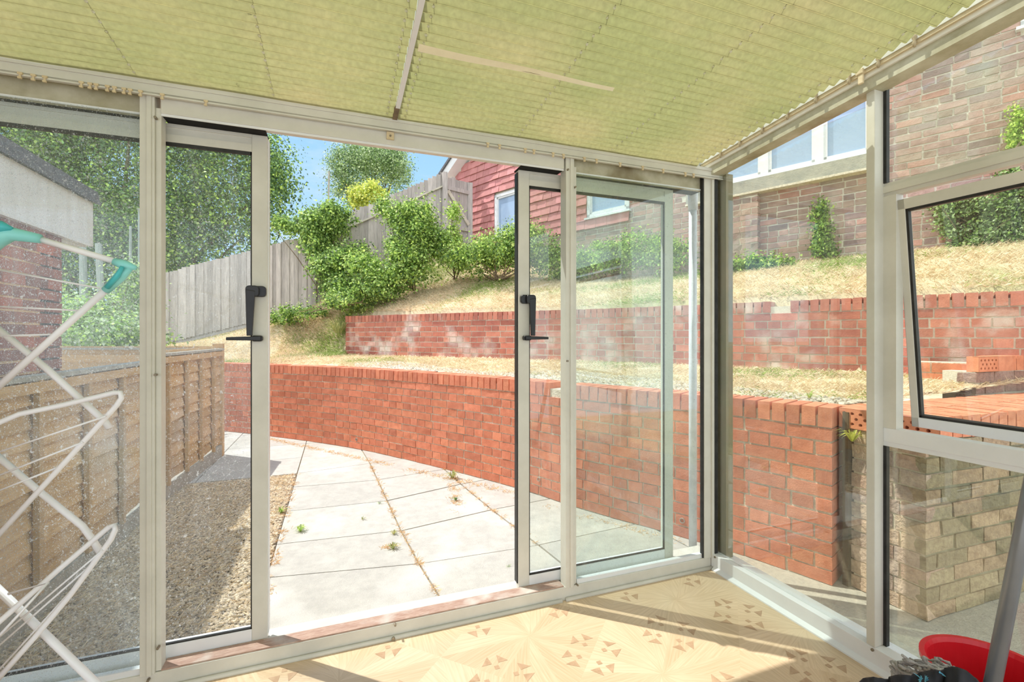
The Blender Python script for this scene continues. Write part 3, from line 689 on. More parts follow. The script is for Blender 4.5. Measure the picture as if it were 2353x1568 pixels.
# low stub walls further up
sw = empty('low_stub_wall', (2.3, .1, .8)); tag(sw, 'short stub wall with a perforated brick on top, at the right edge', 'wall')
q0 = atZ(2237, 905, .82)
for k in range(3):
    perforated(np.array([q0[0]+.15+k*.235, q0[1]-.01-.0*k, 1.01]), EXv, EYv, L_=.225, parent=sw, col=PC) if k == 0 else MB().obox((q0[0]+.15+k*.235, q0[1]+.05, 1.01), EXv, EYv, EZv, .225, .1, .1025, PC).build('coping_brick', M['brick_red'], sw)
bricks(Path([(q0[0]+.03, q0[1]-.0), (q0[0]+1.1, q0[1]-.02)], 2), -1, .735, 3, [(.85, .75, .8), (.75, .65, .7)], M['brick_block'], M['mortar_g'], sw, soldier=False, thick=.2, bond='stretcher', jit=.002)
q1 = atD(2105, 850, 3.42); q2 = atD(2237, 855, 3.22)
sw2 = empty('low_step', (q1[0], q1[1], .8)); tag(sw2, 'two-course orange brick step between the upper wall and the stub wall', 'step')
bricks(Path([(q1[0], q1[1]), (q2[0], q2[1])], 2), -1, .86, 2, [(1.15, 1.25, 1.2), (1.1, 1.15, 1.1)], M['brick_red'], M['mortar'], sw2, soldier=False, thick=.2, bond='stretcher')

# ------------------------------------------------------------ house on the bank
HB = 1.85; HT = 5.3
W1 = (onF(1197, 500)[0], onF(1138, 500)[0], 3.2, 4.08)       # (s_min, s_max, z0, z1)
W2 = (onF(1447, 480)[0], onF(1350, 480)[0], 3.2, 4.15)
W3 = (onF(2012, 350)[0], onF(1640, 450)[0], 3.23, 3.98)
W4 = (onF(2420, 60)[0], onF(2345, 60)[0], 4.12, 4.9)
sT = W2[0]+.02                                             # tiles start here (towards +s)
SMAX = onF(1066, 500)[0]; SMIN = -2.2
ho = empty('hillside_house', fp(0, 2)); tag(ho, 'brick house with red tile-hung gable on top of the grass bank', 'house')
HP = Path([tuple(fp(SMIN, 0)[:2]), tuple(fp(SMAX, 0)[:2])], 2)
zt_low = 3.02
v1 = onF(1048, 408); v2 = onF(1083, 357); vsl = (v2[1]-v1[1])/(v2[0]-v1[0])
def verge(s_): return v1[1]+vsl*(s_-v1[0])
def hskip(a, b, z):
    c = (a+b)/2+SMIN
    if c > W2[0] and z > zt_low+.1 and c < SMAX-.25: return True
    if z > verge(c)-.1: return True
    if W3[0] < c < W3[1]+.4 and 3.05 < z < 3.24: return True
    return False
PALH = [(1, 1, 1), (1.1, 1.05, 1.05), (.88, .9, .95), (.8, .85, .9), (1.2, 1.0, .95), (1.0, 1.05, 1.0), (1.12, 1.12, 1.1)]
bricks(HP, 1, HB, int((HT-HB)/.075), PALH, M['brick_old'], M['mortar_g'], ho, bond='mixed', soldier=False, skip=hskip, cuts=[(w[0]-SMIN, w[1]-SMIN, w[2], w[3]) for w in (W1, W2, W3, W4)], jit=.0022, bh=.062, j=.014, depth=.1)
def hbox(s0, s1, z0, z1, o0, o1, m, name, parent=ho, bevel=0, col=(1, 1, 1)):
    c = (fp(s0, z0, o0)+fp(s1, z1, o1))/2
    return MB().obox(c, FE, FN, EZv, s1-s0, abs(o1-o0), z1-z0, col).build(name, m, parent, bevel=bevel)
# backing of mortar around the openings
def wall_quads(s0, s1, z0, z1, cuts):
    m_ = MB(); ss = sorted({s0, s1, *[c for w in cuts for c in w[:2] if s0 < c < s1]}); zz = sorted({z0, z1, *[c for w in cuts for c in w[2:] if z0 < c < z1]})
    for i in range(len(ss)-1):
        for k in range(len(zz)-1):
            sc, zc = (ss[i]+ss[i+1])/2, (zz[k]+zz[k+1])/2
            if any(w[0] < sc < w[1] and w[2] < zc < w[3] for w in cuts): continue
            z1_ = min(zz[k+1], max(zz[k]+.01, verge(ss[i+1])-.05)) if ss[i+1] > v2[0]-1.5 else zz[k+1]
            c = (fp(ss[i], zz[k], -.011)+fp(ss[i+1], z1_, -.2))/2
            m_.obox(c, FE, FN, EZv, ss[i+1]-ss[i], .19, z1_-zz[k])
    return m_
sv = [v1[0]-k*.25 for k in range(12)]
wq = wall_quads(SMIN, W2[1]+.05, HB, HT, [W1, W2, W3, W4]); wq.build('mortar', M['mortar_g'], ho)
m_ = MB(); s_ = W2[1]+.05
while s_ < SMAX-.01:
    s2 = min(s_+.12, SMAX); zt_ = min(HT, verge(s2)-.03)
    segs = [(HB, zt_)]
    if s2 > W1[0]+.01 and s_ < W1[1]-.01: segs = [(HB, W1[2]), (W1[3], zt_)]
    for z0, z1 in segs:
        if z1 > z0: m_.obox((fp(s_, z0, -.011)+fp(s2, z1, -.2))/2, FE, FN, EZv, s2-s_, .19, z1-z0)
    s_ = s2
m_.build('mortar', M['mortar_g'], ho)
# tiles
T = MB(); row = 0; z = zt_low
while z < HT:
    s_ = W2[0]+(.02 if row % 2 else -.06); off = .015
    s_ = W2[0]-.0+(row % 2)*.11
    first = True
    while s_ < v1[0]+.2:
        wdt = .215+rng.uniform(-.02, .02); a, b = s_, s_+wdt
        lim = SMAX-.22 if z < 3.9 else v1[0]
        if b > lim: b = lim
        for w in (W1, W2):
            if w[2]-.1 < z < w[3]:
                if w[0] <= a and b <= w[1]: b = a
                elif a < w[0] < b: b = w[0]
                elif a < w[1] < b: a = w[1]
        if b-a > .04 and z+.1 < verge((a+b)/2)-.02:
            dz = rng.normal(0, .0035); k = (1, 1, 1) if rng.random() < .8 else (1.12, 1.1, 1.15); tl = rng.normal(0, .004)
            lo = fp((a+b)/2, z+dz, .035+tl); hi = fp((a+b)/2, z+.175+dz, .008)
            d = hi-lo; L_ = np.linalg.norm(d); d /= L_; nn = np.cross(FE, d)
            T.obox((lo+hi)/2, FE, nn, d, b-a-.004, .014, L_, shade(k, rng.uniform(.92, 1.07)), .001)
        s_ += wdt
    z += .138; row += 1
T.build('hung_tiles', M['tile'], ho)
# upper slope tiles following the verge
T = MB()
# barge board and soffit
def vb(sa, sb_, dz0, dz1, o0, o1, m, name):
    vs = []
    for s_ in (sa, sb_):
        for (dz, o_) in ((dz0, o0), (dz0, o1), (dz1, o1), (dz1, o0)): vs.append(fp(s_, verge(s_)+dz, o_))
    return MB().add(vs, [(0, 1, 2, 3), (7, 6, 5, 4), (0, 4, 5, 1), (1, 5, 6, 2), (2, 6, 7, 3), (3, 7, 4, 0)]).build(name, m, ho)
vb(v1[0]+.55, v1[0]-2.2, .0, .20, -.05, .26, M['white'], 'barge_board')
vb(v1[0]+.65, v1[0]-2.2, .20, .26, -3.0, .30, M['roof_dark'], 'roof_edge')
# pier, sill band
wsill = hbox(W3[0]-.02, W3[1]+.35, 3.06, 3.225, -.02, .10, M['render'], 'sill_band'); 
hbox(W3[0]-.02, W3[1]+.35, 3.035, 3.06, -.02, .13, M['mortar'], 'sill_band')
sp0 = onF(1747, 520)[0]; sp1 = onF(1672, 520)[0]
PP = Path([tuple(fp(sp0, 0, .10)[:2]), tuple(fp(sp1, 0, .10)[:2])], 2)
bricks(PP, 1, HB+.1, 15, PALH, M['brick_old'], M['mortar_g'], ho, bond='english', soldier=False, jit=.003, thick=.2, name='pier')
# windows
def hwin(w, mull, label_part, label):
    t_ = empty('house_window', fp((w[0]+w[1])/2, w[2])); t_.parent = ho; t_.matrix_parent_inverse = Matrix.Translation(-Vector(ho.location)); t_['label'] = label
    fw = .055
    for a, b, z0, z1 in ((w[0], w[0]+fw, w[2], w[3]), (w[1]-fw, w[1], w[2], w[3]), (w[0], w[1], w[2], w[2]+fw), (w[0], w[1], w[3]-fw, w[3])):
        hbox(a, b, z0, z1, -.04, .02, M['white'], 'frame', t_)
    for s_ in mull: hbox(s_-.045, s_+.045, w[2]+fw, w[3]-fw, -.04, .015, M['white'], 'mullion', t_)
    edges = [w[0]+fw]+[x for s_ in sorted(mull) for x in (s_-.045, s_+.045)]+[w[1]-fw]
    for a, b in zip(edges[::2], edges[1::2]):
        for (p, q, r, u) in ((a, a+.035, w[2]+fw, w[3]-fw), (b-.035, b, w[2]+fw, w[3]-fw), (a, b, w[2]+fw, w[2]+fw+.035), (a, b, w[3]-fw-.035, w[3]-fw)):
            hbox(p, q, r, u, -.035, .003, M['white'], 'sash', t_)
        hbox(a+.03, b-.03, w[2]+fw+.03, w[3]-fw-.03, -.03, -.022, M['winglass'], 'pane', t_)
    hbox(w[0]-.03, w[1]+.03, w[2]-.03, w[2], -.02, .06, M['white'], 'window_sill', t_)
hwin(W1, [], '', 'white window at the left of the tile-hung gable')
hwin(W2, [], '', 'white window at the right edge of the hung tiles')
hwin(W3, [onF(1757, 380)[0], onF(1883, 350)[0]], '', 'wide three-light white window above the rendered sill')
hwin(W4, [], '', 'white window at the top right')

# ------------------------------------------------------------ terrain
def dist_path(P_, X, Y):
    """signed distance to path (positive on the left of its direction) and arc parameter"""
    pts = P_.p; best = np.full(X.shape, 1e9); sg = np.zeros(X.shape); arc = np.zeros(X.shape)
    for i in range(len(pts)-1):
        a = pts[i]; d = pts[i+1]-a; l2 = d@d; tt = np.clip(((X-a[0])*d[0]+(Y-a[1])*d[1])/l2, 0, 1)
        if i == len(pts)-2: tt = np.clip(((X-a[0])*d[0]+(Y-a[1])*d[1])/l2, 0, 1)
        qx = a[0]+tt*d[0]; qy = a[1]+tt*d[1]; dd = np.hypot(X-qx, Y-qy)
        cr = d[0]*(Y-a[1])-d[1]*(X-a[0]); m_ = dd < best-1e-9
        best = np.where(m_, dd, best); sg = np.where(m_, np.sign(cr), sg); arc = np.where(m_, P_.s[i]+tt*math.sqrt(l2), arc)
    return best*sg, arc
ctrl = []
for s_ in np.linspace(0, UW.L, 9): q = UW.at(s_); ctrl.append((q[0], q[1], 1.50))
for px in (1300, 1400, 1550, 1700, 1850, 2000, 2150, 2353): s_, _ = onF(px, 600); q = fp(s_, 0); ctrl.append((q[0], q[1], 2.10 if px > 1350 else 2.25))
for px, py, d in ((1085, 560, 9.9), (1200, 620, 8.6), (1020, 575, 9.5), (900, 610, 9.3), (800, 660, 9.1), (700, 715, 9.0), (610, 745, 9.0), (440, 790, 9.0), (760, 748, 7.6), (1000, 668, 8.0), (1150, 650, 7.6), (860, 690, 8.0), (700, 765, 7.3), (560, 800, 7.0)):
    q = atD(px, py, d); ctrl.append(tuple(q))
for px in (500, 600, 700): q = atZ(px, 833 if px < 650 else 838, .83); ctrl.append((q[0], q[1]+.25, .84))
ctrl += [(-5.5, 6.8, .9), (-7, 9, 1.0), (-5, 10, 1.2), (0, 11, 3.3), (5, 4, 2.3), (5, 0, 2.1)]
ctrl = np.array(ctrl)
def tps(r2): return r2*np.log(np.maximum(r2, 1e-9))*.5
nC = len(ctrl); K = tps(((ctrl[:, None, :2]-ctrl[None, :, :2])**2).sum(-1))+np.eye(nC)*.05
Pm = np.c_[np.ones(nC), ctrl[:, :2]]; A = np.block([[K, Pm], [Pm.T, np.zeros((3, 3))]])
sol = np.linalg.solve(A, np.r_[ctrl[:, 2], 0, 0, 0])
def bankz(X, Y):
    out = sol[nC]+sol[nC+1]*X+sol[nC+2]*Y
    for i in range(nC): out = out+sol[i]*tps((X-ctrl[i, 0])**2+(Y-ctrl[i, 1])**2)
    return out
def hgt(X, Y):
    dL, aL = dist_path(LW, X, Y); dL = -dL      # positive behind the lower wall
    dU, aU = dist_path(UW, X, Y)                # positive behind the upper wall
    ter = .79+.10*np.clip(dL/(np.abs(dL)+np.abs(dU)+.01), 0, 1)
    left = np.maximum(0, (Y-6.15)*.77+(-1.69-X)*.64)  # beyond the wall's far end
    dU = np.where(left > 0, (X+1.69)*.77+(Y-6.15)*.64, dU)
    w = .12+1.1*left
    bk = bankz(X, Y); bk = np.where(left > 0, bk, np.maximum(bk, 1.46))
    lf = np.clip(left, 0, 1.6); w = .12+1.5*lf
    t_ = np.clip((dU-.05+.75*lf)/w+np.maximum(0, left-1.1)*.7, 0, 1); t_ = t_*t_*(3-2*t_)
    z = ter*(1-t_)+bk*t_
    return z, dL, dU
gx = np.arange(-9, 6.5, .075); gy = np.arange(-1.6, 13, .075)
GX, GY = np.meshgrid(gx, gy); GH, DL, DU = hgt(GX, GY)
GH = GH+.018*np.sin(GX*9+GY*4)*np.sin(GY*7.3-GX*3)+rng.normal(0, .006, GX.shape)
facd = (GX-FO[0])*FN[0]+(GY-FO[1])*FN[1]
bwm = (GX > .45) & (GY < -.1)
keep = (DL > .12) & ~((GX > .6) & (GY < -.14) & (GX < 5) & (GY < -.14)) & (facd > -.25)
idx = -np.ones(GX.shape, int); 
kc = keep[:-1, :-1] & keep[1:, :-1] & keep[:-1, 1:] & keep[1:, 1:]
used = np.zeros(GX.shape, bool)
for a, b in ((0, 0), (1, 0), (0, 1), (1, 1)): used[a:used.shape[0]-1+a, b:used.shape[1]-1+b] |= kc
idx[used] = np.arange(used.sum())
V = np.c_[GX[used], GY[used], GH[used]]; jj, ii = np.nonzero(kc)
Fq = np.c_[idx[jj, ii], idx[jj, ii+1], idx[jj+1, ii+1], idx[jj+1, ii]]
bank = big_mesh('grass_bank', V, Fq, np.ones((len(V), 3)), M['soil']); struct(bank, 'dry grassy bank rising in two terraces behind the brick walls', 'ground')
bank.data.polygons.foreach_set('use_smooth', [True]*len(bank.data.polygons))
def hz(x, y): z, _, _ = hgt(np.array([float(x)]), np.array([float(y)])); return float(z[0])

# patio, path, beds
pt = empty('patio_slabs', (-1.2, 2, GZ)); struct(pt, 'pale concrete paving slabs outside the doors', 'patio')
MB().box(-2.17, 1.2, .14, 8.5, GZ-.06, GZ-.012).build('joint_bed', M['joint'], pt)
MB().box(-6.5, -2.17, 2.95, 8.5, GZ-.06, GZ-.012).build('joint_bed', M['joint'], pt)
# slab joints follow the photo: columns splay gently towards the corner
B = MB()
def slab(poly, z=GZ, col=(1, 1, 1), g=.006):
    c = np.mean(np.array(poly), axis=0); pts = [np.array(p)+(c-np.array(p))/np.linalg.norm(c-np.array(p))*g for p in poly]
    n_ = len(pts); vs = [(p[0], p[1], GZ-.05) for p in pts]+[(p[0], p[1], z) for p in pts]
    B.add(vs, [tuple(range(n_-1, -1, -1)), tuple(range(n_, 2*n_))]+[(i, (i+1) % n_, (i+1) % n_+n_, i+n_) for i in range(n_)], col)
def gz(px, py): q = atZ(px, py, GZ); return (q[0], q[1])
colA = [(-2.17, y) for y in (.14, .93, 1.36, 1.95, 2.55, 2.98, 3.6, 4.3, 5.1)]
colB = [(-1.30, .14), (-1.37, .80), (-1.41, 1.30), (-1.44, 1.92), (-1.47, 2.50), (-1.5, 3.1), (-1.55, 3.7), (-1.6, 4.4), (-1.7, 5.2)]
colC = [(-.56, .14), (-.63, .78), (-.72, 1.45), (-.79, 2.12), (-.83, 2.62), (-.8, 3.2), (-.8, 3.9), (-.8, 4.6), (-.8, 5.3)]
colD = [(.25, .14), (.2, .85), (.12, 1.55), (.05, 2.3), (.0, 2.9), (0, 3.4), (0, 4.1), (0, 4.8), (0, 5.5)]
colE = [(1.1, .14), (1.1, .95), (1.0, 1.7), (.9, 2.5), (.9, 3), (.9, 3.5), (.9, 4.2), (.9, 4.9), (.9, 5.6)]
cols = [colA, colB, colC, colD, colE]
for ci in range(4):
    for k in range(8):
        v = rng.uniform(.93, 1.06); tnt = (v, v, v*.99)
        slab([cols[ci][k], cols[ci+1][k], cols[ci+1][k+1], cols[ci][k+1]], GZ+rng.normal(0, .0012), tnt, .008 if ci else .006)
xl = [-6.5, -5.6, -4.7, -3.85, -3.0, -2.17]
for i in range(5):
    for y0, y1 in ((2.98, 3.6), (3.6, 4.3), (4.3, 5.1), (5.1, 5.9), (5.9, 6.7), (6.7, 7.5)):
        slab([(xl[i], y0), (xl[i+1], y0), (xl[i+1], y1), (xl[i], y1)], GZ, shade((1, 1, 1), rng.uniform(.93, 1.05)))
for i in range(2):
    slab([(-2.17+i*.7, 5.2), (-1.47+i*.7, 5.2), (-1.47+i*.7, 6), (-2.17+i*.7, 6)], GZ)
B.build('slabs', M['conc'], pt)
q = [atZ(px, py, GZ+.006) for px, py in ((672, 1404), (1015, 1335), (1050, 1385), (668, 1470))]
sp = MB(); vs = [(-1.90, .14, GZ+.008), (-1.05, .14, GZ+.008), (-1.12, .37, GZ+.008), (-1.88, .38, GZ+.008)]
sp.add([(a, b, GZ-.03) for a, b, c in vs]+vs, [(0, 1, 2, 3), (4, 5, 6, 7), (0, 1, 5, 4), (1, 2, 6, 5), (2, 3, 7, 6), (3, 0, 4, 7)], (1.15, 1.13, 1.1)).build('doorstep', M['conc'], pt)
o = MB().box(.05, 1.6, -3.4, .30, GZ-.06, GZ+.0005).build('concrete_path', M['path']); struct(o, 'rough concrete path along the side window', 'path')
o = MB().box(-4.4, -2.172, .14, 2.97, GZ-.06, GZ-.004).build('gravel_bed', M['bark']); struct(o, 'narrow gravel and bark bed between the slabs and the lap fence', 'ground')
o = MB().box(-30, 30, -5, 40, -.5, GZ-.05).build('ground', M['soil']); struct(o, 'bare earth beyond the garden', 'ground')

# ------------------------------------------------------------ scattered stuff: straw, pebbles, chips
def blades(name, X, Y, Z, ln, wd, cols, label, m, tilt=1.1, cat='grass'):
    n = len(X); a = rng.uniform(0, 2*math.pi, n); tl = rng.normal(tilt, .35, n); L_ = ln*rng.uniform(.5, 1.4, n)
    d = np.c_[np.cos(a)*np.sin(tl), np.sin(a)*np.sin(tl), np.abs(np.cos(tl))]
    side = np.c_[-np.sin(a), np.cos(a), np.zeros(n)]; b = np.c_[X, Y, Z]
    w = wd*rng.uniform(.6, 1.4, n)[:, None]
    mid = b+d*L_[:, None]*.55+np.c_[np.zeros((n, 2)), L_*.10]; tip = b+d*L_[:, None]
    V = np.empty((n*4, 3)); V[0::4] = b-side*w; V[1::4] = b+side*w; V[2::4] = mid+side*w*.7; V[3::4] = tip
    Fq = np.arange(n*4).reshape(n, 4); C = np.repeat(cols, 4, axis=0)
    o_ = big_mesh(name, V, Fq, C, m); tag(o_, label, cat, kind='stuff'); return o_
STR = np.array([(1.05, 1.0, .9), (.9, .86, .8), (1.15, 1.1, 1.05), (.8, .7, .55), (1.2, 1.2, 1.15)])
GRN = np.array([(.42, .62, .22), (.5, .75, .25), (.35, .5, .2)])
def field(n, x0, x1, y0, y1, cond, gf):
    X = rng.uniform(x0, x1, n); Y = rng.uniform(y0, y1, n); z, dL, dU = hgt(X, Y); fc = (X-FO[0])*FN[0]+(Y-FO[1])*FN[1]
    k = cond(X, Y, dL, dU, fc); X, Y, z = X[k], Y[k], z[k]; c = STR[rng.integers(len(STR), size=len(X))].copy()
    pn = np.sin(X*2.1+1.3*np.sin(Y*1.7))*np.sin(Y*2.6+X*1.1)+rng.normal(0, .45, len(X)); g = pn > gf
    c[g] = GRN[rng.integers(3, size=g.sum())]; return X, Y, z, c
X, Y, Z, C = field(640000, -6, 4.6, -.9, 9.6, lambda X, Y, dL, dU, fc: (dL > .2) & (fc > 0) & ((dU > .165) | ((Y-6.15)*.77+(-1.69-X)*.64 > .02)) & ~((X > .6) & (Y < .0) & (dU < 0)), .5)
blades('bank_grass', X, Y, Z, .058, .0011, C, 'parched straw-coloured grass covering the upper bank', M['straw'], 1.15)
Xe, Ye, Ze, Ce = field(60000, -2.7, -1.3, 5.2, 7.4, lambda X, Y, dL, dU, fc: (dL > .25) & ((dU > .1) | ((Y-6.15)*.77+(-1.69-X)*.64 > -.02)), .3)
blades('slope_grass', Xe, Ye, Ze, .07, .0018, Ce, 'long dry grass on the steep slope at the far end of the upper brick wall', M['straw'], .9)
X, Y, Z, C = field(380000, -4, 3, -.3, 7, lambda X, Y, dL, dU, fc: (dL > .42-.25*np.sin(X*3)**2) & (dU < -.02) & ~((X > .6) & (Y < -.125)) & ~((Y-6.15)*.77+(-1.69-X)*.64 > .1), .95)
blades('terrace_grass', X, Y, Z, .05, .0009, C, 'dry trampled grass on the middle terrace between the brick walls', M['straw'], 1.3)
def pebbles(name, X, Y, Z, r, cols, label, m, flat=.6, cat='gravel'):
    n = len(X); base = np.array([(1, 0, 0), (0, 1, 0), (-1, 0, 0), (0, -1, 0), (.6, .6, .8), (-.6, .6, .8), (-.6, -.6, .8), (.6, -.6, .8)], float)
    base = np.array([(1, -1, -.6), (1, 1, -.6), (-1, 1, -.6), (-1, -1, -.6), (.55, -.55, .8), (.55, .55, .8), (-.55, .55, .8), (-.55, -.55, .8)])
    a = rng.uniform(0, 6.28, n); s_ = r*rng.uniform(.5, 1.5, n); asp = rng.uniform(.6, 1.0, n)
    V = np.empty((n, 8, 3)); bx = base[None, :, 0]*s_[:, None]; by = base[None, :, 1]*(s_*asp)[:, None]
    V[:, :, 0] = X[:, None]+bx*np.cos(a)[:, None]-by*np.sin(a)[:, None]; V[:, :, 1] = Y[:, None]+bx*np.sin(a)[:, None]+by*np.cos(a)[:, None]
    V[:, :, 2] = Z[:, None]+base[None, :, 2]*(s_*flat)[:, None]
    V += rng.normal(0, 1, V.shape)*(s_*.12)[:, None, None]
    Fb = np.array(MB.BF); Fq = (np.arange(n)[:, None, None]*8+Fb[None]).reshape(-1, 4); C = np.repeat(cols, 8, axis=0)
    o_ = big_mesh(name, V.reshape(-1, 3), Fq, C, m); tag(o_, label, cat, kind='stuff'); return o_
n = 60000; X = rng.uniform(-1.6, 2.4, n); Y = rng.uniform(-.2, 4.6, n); z, dL, dU = hgt(X, Y)
k = (dL > .21) & (dL < .62+.2*np.sin(X*4)) & (dU < -.05) & ~((X > .6) & (Y < -.1)); X, Y, z = X[k], Y[k], z[k]
pebbles('terrace_gravel', X, Y, z+.012, .011, rng.uniform(.7, 1.25, (len(X), 1))*np.array([[1, .97, .9]]), 'pale gravel along the back of the lower brick wall', M['pebble'])
n = 24000; X = rng.uniform(-3.15, -2.18, n); Y = rng.uniform(.16, 2.95, n)
pebbles('bed_chippings', X, Y, np.full(n, GZ+.002), .0085, rng.uniform(.6, 1.3, (n, 1))*np.array([[1, .95, .85]]), 'brown gravel and bark chippings covering the bed beside the lap fence', M['chip'], .5)
n = 6000; X = rng.uniform(-3.1, -2.2, n); Y = rng.uniform(.16, 2.9, n)
blades('bed_straw', X, Y, np.full(n, GZ+.006), .045, .001, STR[rng.integers(5, size=n)], 'dead grass stalks strewn over the chippings in the bed', M['straw'], 1.5)

# ------------------------------------------------------------ foliage
PG = {'bright': [(.34, .44, .10), (.26, .37, .09), (.46, .56, .19), (.15, .23, .06), (.20, .30, .08)],
      'mid': [(.15, .24, .07), (.20, .31, .09), (.08, .14, .05), (.28, .38, .14), (.05, .09, .03)],
      'dark': [(.06, .11, .05), (.09, .15, .07), (.11, .18, .08), (.16, .25, .10), (.04, .07, .03)],
      'pale': [(.26, .33, .18), (.33, .41, .24), (.18, .25, .13), (.40, .47, .30), (.12, .17, .09)],
      'yellow': [(.42, .44, .08), (.36, .40, .10), (.50, .50, .14), (.24, .30, .08)],
      'olive': [(.30, .30, .13), (.38, .36, .16), (.20, .24, .10)]}
def leafcloud(name, pts, nrm, size, pal, parent, droop=.3):
    n = len(pts); q = rng.normal(0, 1, (n, 3)); nn = nrm+q*.55+np.array([0, 0, .35]); nn /= np.linalg.norm(nn, axis=1)[:, None]
    t_ = rng.normal(0, 1, (n, 3)); t_[:, 2] -= droop; t_ -= nn*(t_*nn).sum(1)[:, None]; t_ /= np.linalg.norm(t_, axis=1)[:, None]+1e-9
    s_ = np.cross(nn, t_); L_ = (size*rng.uniform(.55, 1.35, n))[:, None]
    V = np.empty((n*4, 3)); V[0::4] = pts-t_*L_*.5; V[1::4] = pts+s_*L_*.34+nn*L_*.10; V[2::4] = pts+t_*L_*.5; V[3::4] = pts-s_*L_*.34+nn*L_*.10
    c = np.array(PG[pal])[rng.integers(len(PG[pal]), size=n)]*rng.uniform(1.1, 2.4, (n, 1)); C = np.repeat(c, 4, axis=0)
    return big_mesh(name, V, np.arange(n*4).reshape(n, 4), C, M['leaf'], parent)
def blobpts(blobs, n, clump=.12, ncl=None):
    """blobs: (centre, (rx,ry,rz), yaw). leaves gathered in clumps on and in the ellipsoids"""
    vol = np.array([b[1][0]*b[1][1]+b[1][1]*b[1][2]+b[1][0]*b[1][2] for b in blobs]); cnt = (vol/vol.sum()*n).astype(int); P_, N_ = [], []
    for (c, r, *yw), k in zip(blobs, cnt):
        if k < 1: continue
        nc = max(6, k//(ncl or 26)); d = rng.normal(0, 1, (nc, 3)); d /= np.linalg.norm(d, axis=1)[:, None]
        rad = rng.uniform(.2, 1, nc)**.5*(1+rng.normal(0, .13, nc)+.16*np.sin(d[:, 0]*6+c[0]*3)+.14*np.sin(d[:, 2]*7+d[:, 1]*5))
        cc = d*rad[:, None]*np.array(r)
        w = rng.integers(nc, size=k); off = rng.normal(0, clump, (k, 3)); p = cc[w]*(1+rng.normal(0, .05, (k, 1)))+off*rng.uniform(.4, 1.6, (nc, 1))[w]
        if yw: a = yw[0]; p = np.c_[p[:, 0]*math.cos(a)-p[:, 1]*math.sin(a), p[:, 0]*math.sin(a)+p[:, 1]*math.cos(a), p[:, 2]]; 
        dn = d[w]; off_n = off/(np.linalg.norm(off, axis=1)[:, None]+1e-9); P_.append(p+np.array(c)); N_.append(dn*.8+off_n*.4)
    return np.vstack(P_), np.vstack(N_)
def plant(name, label, cat, base, blobs, n, size, pal, clump=.1, group=None, stems=6, pal2=None, f2=.3, stemr=.012, clip=None):
    t_ = empty(name, base); tag(t_, label, cat, group)
    xb = []
    for b_ in blobs:
        r = np.array(b_[1])
        for _ in range(7 if min(r) > .09 else 2):
            d = rng.normal(0, 1, 3); d[2] = abs(d[2])*.9; d /= np.linalg.norm(d); k = rng.uniform(.16, .36); off = d*r
            if len(b_) > 2: a = b_[2]; off = np.array([off[0]*math.cos(a)-off[1]*math.sin(a), off[0]*math.sin(a)+off[1]*math.cos(a), off[2]])
            xb.append((np.array(b_[0])+off*rng.uniform(.85, 1.08), tuple(r*k*np.array([1, 1, rng.uniform(.9, 1.7)])), *b_[2:]))
    P_, N_ = blobpts(list(blobs)+xb, int(n*1.45), clump)
    size = size*.80
    if clip is not None: k = clip(P_); P_, N_ = P_[k], N_[k]
    if pal2:
        k = rng.random(len(P_)) < f2; leafcloud('foliage', P_[~k], N_[~k], size, pal, t_); leafcloud('young_foliage', P_[k], N_[k], size, pal2, t_)
    else: leafcloud('foliage', P_, N_, size, pal, t_)
    if stems:
        s_ = MB()
        for i in range(stems):
            c, r = blobs[i % len(blobs)][:2]; e = np.array(c)+rng.normal(0, .35, 3)*np.array(r); b0 = np.array(base)+np.array([rng.normal(0, .04), rng.normal(0, .04), -.02]); m1 = (b0+e)/2+rng.normal(0, .08, 3)
            s_.tube([b0, m1, e], [stemr, stemr*.7, stemr*.25], 6)
        s_.build('stems', M['stem'], t_)
    return t_
def bl(px, py, d, rx, ry, rz): return (atD(px, py, d), (rx, ry, rz), -YAW)
# trees behind the left fence
plant('tree', 'big dense tree behind the pale fence, left of the open doorway', 'tree', atD(300, 760, 12.5),
      [bl(250, 380, 12.5, 2.8, 1.6, 3.0), bl(480, 430, 12.0, 1.7, 1.2, 2.2), bl(590, 480, 11.6, .75, .7, 1.1), bl(80, 300, 12.5, 2.4, 1.5, 2.6), bl(380, 560, 11.6, 1.7, 1.0, 1.3), bl(420, 300, 12.8, 1.6, 1.2, 1.6), bl(220, 610, 12.8, 2.4, 1.2, 1.8), bl(90, 560, 13, 2, 1.2, 2)],
      110000, .095, 'dark', .20, None, 9, 'bright', .34, .09)
plant('tree', 'round airy tree above the grey fence with blue sky around it', 'tree', atD(850, 560, 13),
      [bl(850, 410, 13, 1.05, .9, .75), bl(800, 385, 13, .45, .5, .5), bl(915, 395, 13, .42, .5, .52), bl(855, 365, 13, .6, .5, .35), bl(790, 440, 13, .35, .4, .3)], 22000, .058, 'pale', .10, None, 16, 'mid', .3, .03)
plant('shrub', 'yellow-green bush showing over the top of the grey fence', 'shrub', atD(850, 540, 10.6), [bl(850, 452, 10.6, .36, .3, .26), bl(820, 458, 10.6, .18, .2, .16)], 2600, .07, 'yellow', .07)
q = MB().tube([atD(753, 560, 12)*np.array([1, 1, 0])+EZv*.2, atD(753, 560, 12), atD(756, 394, 12)], .022, 8).build('mast', M['lap_grey']); tag(q, 'thin grey mast against the sky beside the round tree', 'mast')
tk = MB()
